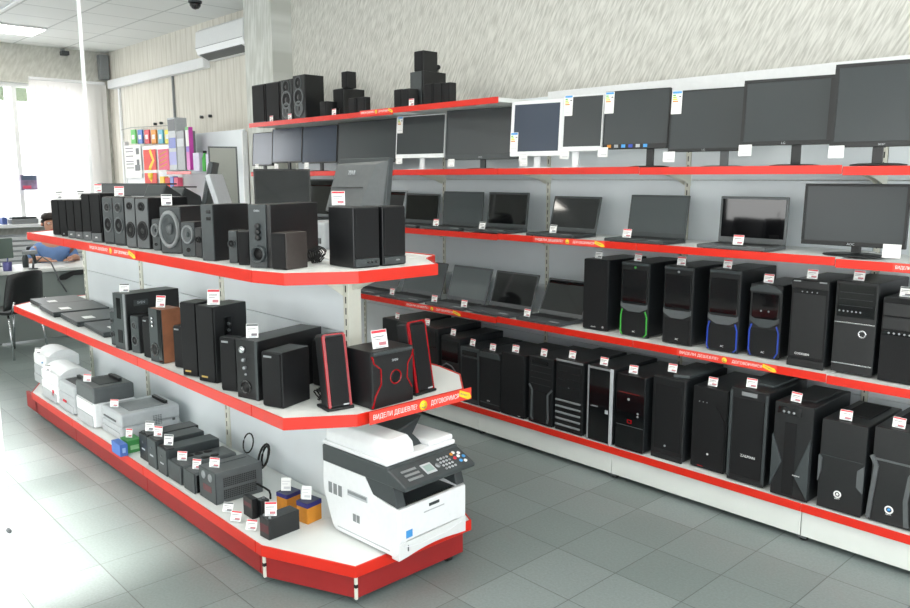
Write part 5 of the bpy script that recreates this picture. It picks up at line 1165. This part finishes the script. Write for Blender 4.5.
# small camera, corner loudspeaker, dome detector
a = px(64, 52, XF+.1); r = thing('security_camera', 'small dark camera fixed where the far wall meets the ceiling', 'camera', (XF+.1, a.y, a.z))
MB().box(-.1, -.02, -.02, .02, .0, .05, MGREY, .004).build('bracket', r); MB().box(-.04, .08, -.05, .05, -.05, .01, GRAPH, .01).build('camera_body', r)
a = px(111, 64, XF+.1); o = MB().box(XF+.03, XF+.14, min(a.y, 4.41)-.07, min(a.y, 4.41)+.07, a.z-.24, a.z+.12, MGREY, .015).build('wall_speaker'); tag(o, 'upright grey loudspeaker box mounted in the far corner', 'loudspeaker')
a = pz(195, 1, ZC); r = thing('ceiling_camera', 'black dome camera on the ceiling before the air conditioner', 'camera', (a.x, a.y, ZC-.001))
MB().cyl(0, 0, .07, -.02, 0, GRAPH, seg=20).build('base_ring', r); MB().lathe(0, 0, [(.06, -.02), (.055, -.05), (.035, -.075), (.005, -.085)], GLOSS, seg=20).build('dome', r)
# hooks on the striped wall
for i, (x, y) in enumerate(((155, 124), (161, 123), (201.5, 117), (210, 116))):
    a = py(x, y, YW-.02); o = MB().cyl(0, 0, .018, -.02, .018, GRAPH, Fr(a, (1, 0, 0), (0, 0, 1), (0, -1, 0)), 12).build('wall_hook'); tag(o, 'small dark round hook on the striped wall above the display board', 'hook', 'small wall hooks')

# display board along the far part of the right wall
YD = 4.22
r = thing('display_board', 'long white board along the striped wall carrying posters and narrow shelves', 'display board', (-9.4, YD, 0))
MB().box(-1.8, 0., 0, .03, .05, 2.12, WHT, .003).build('panel', r); MB().box(.01, 1.55, 0, .03, .05, 2.22, PANEL, .003).build('panel', r)
for x in (-1.79, 0.005, 1.54): MB().box(x-.012, x+.012, -.01, .05, 0, 2.2, WHT, .002).build('post', r)
s1 = MB().box(-.6, .2, -.28, -.001, 1.775, 1.795, WHT, .002).build('shelf', r); MB().box(-.6, .2, -.287, -.281, 1.765, 1.8, CARD).build('price_strip', s1)
s2 = MB().box(.205, .85, -.28, -.001, 1.755, 1.775, WHT, .002).build('shelf', r); MB().box(.205, .85, -.287, -.281, 1.745, 1.78, RED).build('price_strip', s2)
s3 = MB().box(-1.0, .85, -.3, -.001, 1.38, 1.4, WHT, .002).build('shelf', r); MB().box(-1.0, .85, -.307, -.301, 1.37, 1.405, RED).build('price_strip', s3)
def poster(x0, y0, x1, y1, label, base, marks, Y=YD-.014):
    a = py(x0, y0, Y); b_ = py(x1, y1, Y); w = b_.x-a.x; h = a.z-b_.z
    t = thing('poster', label, 'poster', ((a.x+b_.x)/2, Y, b_.z)); fr = Fr((-w/2, 0, 0), (1, 0, 0), (0, 0, 1), (0, -1, 0))
    MB().box(0, w, 0, h, 0, .003, base, 0, fr).build('sheet', t)
    for nm, u0, u1, v0, v1, m in marks: MB().box(u0*w, u1*w, v0*h, v1*h, .003, .0045, m, 0, fr).build(nm, t)
    return t, fr, w, h
ROSE = mat('rose_print', (222, 90, 120), .6, noise=.15, nscale=6); SCAR = mat('scarlet_print', (226, 64, 50), .6, noise=.1, nscale=6)
poster(124, 146, 142.5, 178, 'white poster with small text lines and two dark bottles, nearest the far corner', CARD,
    [('text_line', .1, .55, v, v+.025, INK) for v in (.9, .8, .66, .5, .42, .3)]+[('picture', .72, .9, .72, .9, DGREY), ('picture', .74, .88, .4, .56, GRAPH), ('picture', .62, .92, .22, .4, DGREY)])
t, fr, w, h = poster(143.3, 150, 157.5, 186, 'scarlet poster with a yellow ribbon beside the white text poster', SCAR, [])
MB().strip([(w*.55, h), (w*.8, h*.7), (w*.5, h*.5), (w*.35, h*.3), (w*.6, h*.15)], w*.16, .003, .0045, YEL, fr).cyl(w*.5, h*.32, w*.2, .0046, .006, YEL, fr, 16).build('ribbon_print', t)
t, fr, w, h = poster(158, 149.5, 169.8, 170.3, 'rose poster with slanting orange strokes above the narrow shelf', ROSE, [])
b = MB()
for i in range(4): b.strip([(w*.15, h*(.75-.2*i)), (w*.8, h*(.9-.2*i))], h*.06, .003, .0045, ORG, fr)
b.build('stroke_print', t)
# row of coloured packets hung on a line
cols = [('green', (110, 200, 110)), ('blue', (80, 120, 190)), ('red', (220, 80, 90)), ('orange', (240, 160, 70)), ('cyan', (110, 190, 215)), ('yellow', (240, 225, 70))]
a0 = py(131, 129, YW-.06); a1 = py(171.5, 127, YW-.06)
o = MB(); o.tube([py(121, 130, YW-.05), a0+Vector((0, 0, .02)), a1+Vector((0, 0, .02))], .004, MGREY, 6); o = o.build('hanging_wire'); tag(o, 'thin wire on the striped wall holding the coloured packets', 'wire')
for i, (nm, c) in enumerate(cols):
    a = py(131.3+6.8*i, 130, YW-.06); b_ = py(136.5+6.8*i, 143.5, YW-.06); w = max(.1, b_.x-a.x)
    t = thing('hanging_packet', f'{nm} packet hanging on the wire above the posters', 'packet', (a.x+w/2, YW-.06, b_.z), 0, 'coloured packets on the wire')
    MB().box(-w/2, w/2, -.012, .012, 0, a.z-b_.z, mat(nm+'_packet', c, .5, noise=.08, nscale=10), .004).build('packet_body', t)
    MB().box(-w*.3, w*.3, -.0135, -.012, .06, .12, CARD).build('label_print', t)
def box_on(x0, yb_, x1, y1, Y, z, label, m, name='package', cat='box', bands=(), D=.14, group=None):
    a = py(x0, yb_, Y); b_ = py(x1, yb_, Y); h = py(x0, y1, Y).z-z; w = b_.x-a.x
    t = thing(name, label, cat, ((a.x+b_.x)/2, Y+D/2, z+.001), 0, group)
    MB().box(-w/2, w/2, -D/2, D/2, 0, h, m, .002).build('carton', t)
    for nm, v0, v1, mm in bands: MB().box(-w*.46, w*.46, -D/2-.002, -D/2+.001, v0*h, v1*h, mm).build(nm, t)
    return t
ZD = 1.796; YDs = YD-.24
box_on(170, 170, 177.5, 118, YDs, ZD, 'tall box with a printer picture and grey top, tallest package on the narrow shelf', LGREY, bands=(('picture_print', .75, .97, GRAPH), ('blue_print', .42, .62, BLU), ('blue_print', .1, .35, mat('pale_violet_print', (160, 160, 215), .5))))
box_on(178.2, 170, 185.5, 131, YDs, ZD, 'narrow grey package beside the tallest box', MGREY, bands=(('label_print', .6, .8, LGREY),))
t = box_on(187.3, 170, 190.5, 127, YDs, ZD, 'tall slim white and magenta can with a green top', mat('magenta_can', (200, 70, 170), .4), 'spray_can', 'can', (('violet_band', .42, .55, mat('violet_print', (130, 90, 190), .5)), ('white_band', .55, .93, CARD), ('green_cap', .93, 1, GRN)), D=.05)
ZD2 = 1.776
box_on(193.5, 168, 199.5, 153, YDs, ZD2, 'small lilac package left of the green bottle', mat('lilac_box', (196, 190, 214), .5))
t = box_on(206.2, 168, 210.8, 154, YDs, ZD2, 'small lilac package right of the green bottle', MATS['lilac_box'])
a = py(203, 168, YDs+.02); t = thing('bottle', 'green bottle standing between lilac packages on the red-edged shelf', 'bottle', (a.x, YDs+.05, ZD2+.001))
MB().lathe(0, 0, [(.032, 0), (.034, .02), (.034, .14), (.02, .18), (.018, .2)], GRN, seg=16).build('bottle_body', t); MB().cyl(0, 0, .021, .2, .225, BLK).build('cap', t)
for i, (x0, x1, m, nm) in enumerate(((160, 164, YEL, 'yellow'), (165, 169.5, SCAR, 'scarlet'), (170, 173.5, BLU, 'blue'), (174, 178, ROSE, 'rose'))):
    box_on(x0, 184, x1, 176.5+i % 2, YDs-.02, 1.401, f'small {nm} packet on the lower shelf of the display board', m, 'packet', 'packet', D=.06, group='small packets on the lower board shelf')

# paper card taped to the window
a = px(20, 175, XF+.02); b_ = px(38, 190, XF+.02)
t = thing('window_card', 'colourful card hanging in front of the far window', 'card', (XF+.03, (a.y+b_.y)/2, b_.z)); fr = Fr((0, -(b_.y-a.y)/2, 0), (0, 1, 0), (0, 0, 1), (1, 0, 0)); w = b_.y-a.y; h = a.z-b_.z
MB().box(0, w, 0, h, 0, .004, mat('mauve_card', (140, 120, 150), .5, noise=.3, nscale=12), 0, fr).build('sheet', t)
MB().box(w*.05, w*.95, h*.66, h*.95, .004, .005, mat('slate_print', (84, 96, 120), .5), 0, fr).build('picture', t); MB().box(w*.1, w*.6, h*.1, h*.3, .004, .005, ROSE, 0, fr).build('picture', t)

# radiators under the window
for i, (y0, y1, lab) in enumerate(((.6, 2.3, 'white ribbed radiator under the window, the one further from the corner'), (2.7, 4.1, 'white ribbed radiator under the window behind the seated person'))):
    t = thing('radiator', lab, 'radiator', (XF+.09, (y0+y1)/2, .12)); b = MB(); k = 11
    MB().box(-.03, .0, (y0-y1)/2, (y1-y0)/2, 0, .8, LGREY).build('back_plate', t)
    for j in range(k): b.box(.001, .04, (y0-y1)/2+.01, (y1-y0)/2-.01, .02+j*.07, .065+j*.07, WHT, .004)
    b.build('fins', t); MB().cyl(0, (y0-y1)/2+.05, .015, -.12, .02, LGREY).build('pipe', t)
# things on the sill
t = thing('sill_printer', 'flat dark machine on the window sill', 'printer', (XF+.15, px(23, 219, XF+.15).y, 1.071)); MB().box(-.1, .1, -.17, .17, 0, .07, MGREY, .01).build('body', t); MB().box(-.09, .09, -.16, .16, .071, .1, GRAPH, .01).build('lid', t)
t = thing('folder', 'small blue folder at the sill edge beside the flat dark machine', 'folder', (XF+.15, px(3, 218, XF+.15).y, 1.071)); MB().box(-.08, .08, -.03, .03, 0, .1, mat('blue_folder', (70, 90, 150), .5), .003).build('cover', t)

# desk
XD = -8.95
t = thing('reception_desk', 'long light grey desk with a plain grey front at the far end', 'desk', (XD, 2.0, 0))
MB().box(-.75, .0, -1.6, 1.25, .725, .755, mat('desk_top_laminate', (206, 208, 206), .4, noise=.02), .004).build('desktop', t)
MB().box(-.05, -.03, -1.57, 1.22, .02, .723, mat('desk_front_grey', (122, 130, 128), .55, noise=.03, nscale=4), .002).build('front_panel', t)
for y in (-1.56, 0, 1.2): MB().box(-.7, -.051, y-.012, y+.012, .0, .723, MATS['desk_front_grey']).build('side_panel', t)
MB().prism([(.62, .68), (.72, .715), (1.22, .715), (1.22, .67), (.74, .67), (.66, .63), (.58, .63)], .0, -.03, BLK, Fr((0, 0, 0), (0, 1, 0), (0, 0, 1), (1, 0, 0))).build('front_recess', t)
ZK = .756
a = px(7.5, 267, XD-.12); t = thing('pen_cup', 'violet blue pen cup on the desk', 'pen cup', (XD-.12, a.y, ZK)); MB().lathe(0, 0, [(.04, 0), (.045, .09), (.042, .09), (.037, .01)], mat('violet_cup', (74, 74, 130), .4), seg=18, close=False).cyl(0, 0, .038, .004, .008, MATS['violet_cup']).build('cup', t)
for i in range(3): MB().tube([(-.01+.01*i, .0, .012), (-.02+.02*i, .01, .13)], .004, (BLU, RUB, SILV)[i], 6).build('pen', t)
for i, (x, y, lab) in enumerate(((46, 264, 'loose white papers beside the seated person'),)):
    a = pz(x, y, ZK); o = MB().box(-.1, .1, -.14, .14, 0, .006, CARD).build('paper_stack'); o.location = ((XD-.16, XD-.4)[i], px(x, y, XD-.3).y, ZK+.0005); o.rotation_euler.z = .1+i*.2; tag(o, lab, 'papers')
a = px(33, 266, XD-.1); t = thing('barcode_scanner', 'grey handheld scanner upright in its stand at the desk edge, cord hanging down', 'scanner', (XD-.1, a.y, ZK))
MB().cyl(0, 0, .045, 0, .012, DGREY, seg=18).tube([(0, 0, .012), (0, .01, .1)], .012, DGREY, 8, .009).build('stand', t)
MB().tube([(.0, .03, .06), (0, .015, .13), (0, .0, .165)], .016, GRAPH, 10, .022).build('grip', t)
MB().box(-.03, .03, -.09, .05, .155, .2, MGREY, .012, seg=3).build('scan_head', t)
MB().tube([(.0, .03, .07), (.06, .08, .13), (.135, .14, .07), (.16, .2, -.12), (.17, .26, -.25)], .008, DGREY, 8).build('cord', t)
a = px(24, 244, -9.3); t = thing('desk_bottle', 'dark bottle on the desk in front of the window sill', 'bottle', (-9.3, a.y, ZK)); MB().lathe(0, 0, [(.03, 0), (.032, .1), (.012, .15), (.012, .17)], GRAPH, seg=14).build('bottle_body', t); MB().cyl(0, 0, .014, .17, .185, RUB).build('cap', t)
a = px(9, 250, -9.5); t = thing('desk_monitor', 'small dark green-grey screen on the desk by the pen cup', 'monitor', (-9.6, a.y-.1, ZK), -PI/2+.2)
MB().box(-.17, .17, -.015, .015, .08, .3, mat('green_grey_plastic', (84, 98, 92), .5), .005).build('shell', t); MB().box(-.15, .15, -.018, -.014, .095, .285, SCRN).build('screen', t); MB().box(-.02, .02, -.01, .02, .01, .1, BLK).build('stand_neck', t); MB().box(-.09, .09, -.07, .07, 0, .01, BLK, .003).build('stand_base', t)

# visitor chairs with black shells and steel legs
def chair(x, y, rz, label):
    t = thing('visitor_chair', label, 'chair', (x, y, 0), math.radians(rz), 'black visitor chairs before the desk')
    MB().box(-.21, .21, -.21, .2, .43, .46, BLK, .012, seg=3).build('seat', t)
    # curved shell back, as an arched slab
    b = MB(); n = 8
    def P_(u, v, off):
        a = u*.5; R = .42
        return Vector((R*math.sin(a*1.1)*(1-.12*v*v), .21-.0+.06*v+off-(R*(1-math.cos(a*1.1)))*1.2+.02, .5+.34*v-.03*u*u))
    g0 = [[b.bm.verts.new(P_(-1+2*i/n, j/6, 0)) for i in range(n+1)] for j in range(7)]; g1 = [[b.bm.verts.new(P_(-1+2*i/n, j/6, .014)) for i in range(n+1)] for j in range(7)]
    fs = []
    for j in range(6):
        for i in range(n):
            fs.append(b.bm.faces.new((g0[j][i], g0[j][i+1], g0[j+1][i+1], g0[j+1][i]))); fs.append(b.bm.faces.new((g1[j][i], g1[j+1][i], g1[j+1][i+1], g1[j][i+1])))
    for i in range(n): fs.append(b.bm.faces.new((g0[0][i], g1[0][i], g1[0][i+1], g0[0][i+1]))); fs.append(b.bm.faces.new((g0[6][i], g0[6][i+1], g1[6][i+1], g1[6][i])))
    for j in range(6): fs.append(b.bm.faces.new((g0[j][0], g0[j+1][0], g1[j+1][0], g1[j][0]))); fs.append(b.bm.faces.new((g0[j][n], g1[j][n], g1[j+1][n], g0[j+1][n])))
    for f_ in fs: f_.smooth = True
    b.faces(fs, BLK); b.build('backrest', t)
    for sx in (-1, 1):
        MB().tube([(sx*.17, .2, .44), (sx*.18, .26, .56)], .01, CHR).build('back_support', t)
        for sy in (-1, 1): MB().tube([(sx*.18, sy*.17, .43), (sx*.2, sy*.22, .004)], .01, CHR).build('leg', t)
    return t
chair(-8.42, 1.98, -62, 'black shell visitor chair with steel legs turned towards the desk')
chair(-8.35, 1.42, -92, 'black visitor chair cut off by the edge of the photo beside the desk')

# seated shop assistant
def skin(name, pts, edges, m, parent=None, sub=2, root=0):
    """continuous body grown around a skeleton: pts = (x, y, z, rx, ry)"""
    me = bpy.data.meshes.new(name); me.from_pydata([p[:3] for p in pts], edges, []); o = bpy.data.objects.new(name, me); COL.objects.link(o)
    md = o.modifiers.new('skin', 'SKIN'); me.skin_vertices.new() if not me.skin_vertices else None
    for v, p in zip(me.skin_vertices[0].data, pts): v.radius = (p[3], p[4] if len(p) > 4 else p[3])
    me.skin_vertices[0].data[root].use_root = True
    s = o.modifiers.new('sub', 'SUBSURF'); s.levels = s.render_levels = sub
    dg = bpy.context.evaluated_depsgraph_get(); nm = bpy.data.meshes.new_from_object(o.evaluated_get(dg)); bpy.data.objects.remove(o); bpy.data.meshes.remove(me)
    nm.materials.clear(); nm.materials.append(m)
    for p in nm.polygons: p.material_index = 0; p.use_smooth = True
    o = bpy.data.objects.new(name, nm); COL.objects.link(o)
    if parent is not None: o.parent = parent
    return o
SKIN = mat('skin_tone', (196, 146, 122), .5, noise=.04); HAIR = mat('dark_hair', (44, 36, 32), .7, noise=.3, nscale=80); SHIRT = mat('blue_shirt', (112, 146, 198), .75, noise=.06, nscale=12); TROU = mat('dark_trousers', (46, 50, 60), .8)
hd = px(47, 224, -9.98)
# local frame: +x is where the person looks (towards the shop), y sideways, z up from the floor
per = thing('person', 'person in a light blue shirt with short dark hair and glasses seated at the desk', 'person', (-9.98, hd.y+.03, 0), -.12)
H0 = hd.z-.0
pts = [(0, 0, .5, .15, .13), (.0, 0, .66, .14, .12), (.03, 0, .8, .15, .12), (.05, 0, H0-.27, .12, .1), (.06, 0, H0-.17, .055), (.07, 0, H0-.1, .055), (.075, 0, H0-.02, .085), (.07, 0, H0+.06, .08)]
ed = [(0, 1), (1, 2), (2, 3), (3, 4), (4, 5), (5, 6), (6, 7)]
def chain(frm, ps):
    for p in ps: pts.append(p); ed.append((frm, len(pts)-1)); frm = len(pts)-1
    return frm
for s_ in (-1, 1):
    chain(3, [(.05, s_*.17, H0-.28, .06), (.1, s_*.24, H0-.45, .048), (.25, s_*.21, .80, .038), (.40, s_*.12, .795, .028), (.46, s_*.09, .79, .03)])
    chain(0, [(.08, s_*.1, .48, .09), (.45, s_*.13, .5, .07), (.5, s_*.13, .28, .05), (.47, s_*.13, .08, .04), (.56, s_*.14, .05, .035)])
body = skin('body', pts, ed, SKIN, per)
# hands with five fingers each
for s_ in (-1, 1):
    for k, (dy, ln) in enumerate(((-.03, .07), (-.01, .08), (.01, .075), (.028, .06))):
        skin('finger', [(.47, s_*.09+dy, .79, .011), (.47+ln*.6, s_*.085+dy, .79, .009), (.47+ln, s_*.08+dy, .78, .008)], [(0, 1), (1, 2)], SKIN, body, 1)
    skin('thumb', [(.45, s_*.09-s_*.03, .79, .012), (.475, s_*.045, .785, .01), (.5, s_*.035, .78, .009)], [(0, 1), (1, 2)], SKIN, body, 1)
sp_ = [(0, 0, .5, .165, .145), (.0, 0, .66, .155, .135), (.03, 0, .8, .165, .135), (.05, 0, H0-.27, .135, .115), (.058, 0, H0-.2, .075)]; se = [(0, 1), (1, 2), (2, 3), (3, 4)]
for s_ in (-1, 1):
    sp_ += [(.05, s_*.17, H0-.28, .075), (.09, s_*.23, H0-.41, .066)]; k = len(sp_); se += [(3, k-2), (k-2, k-1)]
skin('shirt', sp_, se, SHIRT, per)
tp = [(0, 0, .5, .17, .15)]; te = []
for s_ in (-1, 1):
    tp += [(.08, s_*.1, .48, .1), (.45, s_*.13, .5, .082), (.5, s_*.13, .28, .065), (.47, s_*.13, .1, .055)]; k = len(tp); te += [(0, k-4), (k-4, k-3), (k-3, k-2), (k-2, k-1)]
skin('trousers', tp, te, TROU, per)
hf = Fr((.06, 0, H0+.0), (1, 0, 0), (0, 1, 0), (0, 0, 1))
MB().lathe(0, 0, [(.094, .062), (.096, .075), (.088, .103), (.06, .126), (.01, .134)], HAIR, Fr((.045, 0, H0), (1, 0, 0), (0, 1, 0), (0, 0, 1)), 24, .98).box(-.1, -.02, -.092, .092, -.03, .06, HAIR, .03, hf, 3).build('hair', per)
for s_ in (-1, 1):
    MB().lathe(0, 0, [(.012, 0), (.01, .008), (.003, .012)], WTXT, Fr((.145, s_*.033, H0+.015), (0, 1, 0), (0, 0, 1), (1, 0, 0)), 12).lathe(0, 0, [(.006, .009), (.003, .0135)], RUB, Fr((.145, s_*.033, H0+.015), (0, 1, 0), (0, 0, 1), (1, 0, 0)), 10).build('eye', per)
    MB().lathe(0, 0, [(.012, 0), (.02, .01), (.014, .018), (.005, .012)], SKIN, Fr((.06, s_*.085, H0), (1, 0, 0), (0, 0, 1), (0, s_, 0)), 12, 1.0).build('ear', per)
    MB().strip([(-.022, -.014), (.022, -.014), (.024, .014), (-.024, .014), (-.022, -.014)], .004, 0, .003, RUB, Fr((.165, s_*.034, H0+.012), (0, 1, 0), (0, 0, 1), (1, 0, 0))).build('glasses_rim', per)
MB().hexa([(.15, -.008, H0-.03), (.18, -.014, H0-.035), (.18, .014, H0-.035), (.15, .008, H0-.03), (.15, -.006, H0+.02), (.158, -.006, H0+.02), (.158, .006, H0+.02), (.15, .006, H0+.02)], SKIN, .004).build('nose', per)
MB().box(.148, .163, -.024, .024, H0-.062, H0-.052, mat('lip_tone', (170, 96, 90), .5), .003).build('mouth', per)
t = thing('office_chair', 'office chair under the seated person behind the desk', 'chair', (-10.02, hd.y+.03, 0), -.12)
MB().box(-.24, .22, -.24, .24, .27, .305, GRAPH, .015).build('seat', t); MB().box(-.3, -.25, -.22, .22, .4, .9, GRAPH, .02).build('backrest', t); MB().cyl(0, 0, .03, .06, .27, CHR).build('column', t)
MB().box(-.27, -.24, -.04, .04, .31, .45, CHR).build('back_support', t)
b = MB()
for k in range(5): b.tube([(0, 0, .07), (.26*math.cos(k*1.257), .26*math.sin(k*1.257), .03)], .02, CHR, 8)
b.build('star_base', t)

# small white devices on the back half of the island top
for i, (x, y, yy, lab) in enumerate(((217, 197, 2.16, 'first small white camera on a stand on the island top, by the pale slanting monitor'), (244, 191, 2.36, 'second small white camera on a stand on the island top, nearer the glossy monitor'))):
    a = py(x, y, yy); t = thing('web_camera', lab, 'camera', (a.x, yy, GZT+.001), .9)
    MB().cyl(0, 0, .035, 0, .012, WHT, seg=18).tube([(0, 0, .01), (0, .01, .08)], .008, WHT, 8).build('stand', t)
    MB().lathe(0, 0, [(.02, -.05), (.03, -.03), (.032, .02), (.02, .03)], WHT, Fr((0, 0, .11), (1, 0, 0), (0, 0, 1), (0, -1, 0)), 18).build('camera_body', t); MB().cyl(0, 0, .014, .028, .034, GLOSS, Fr((0, 0, .11), (1, 0, 0), (0, 0, 1), (0, -1, 0))).build('lens', t)
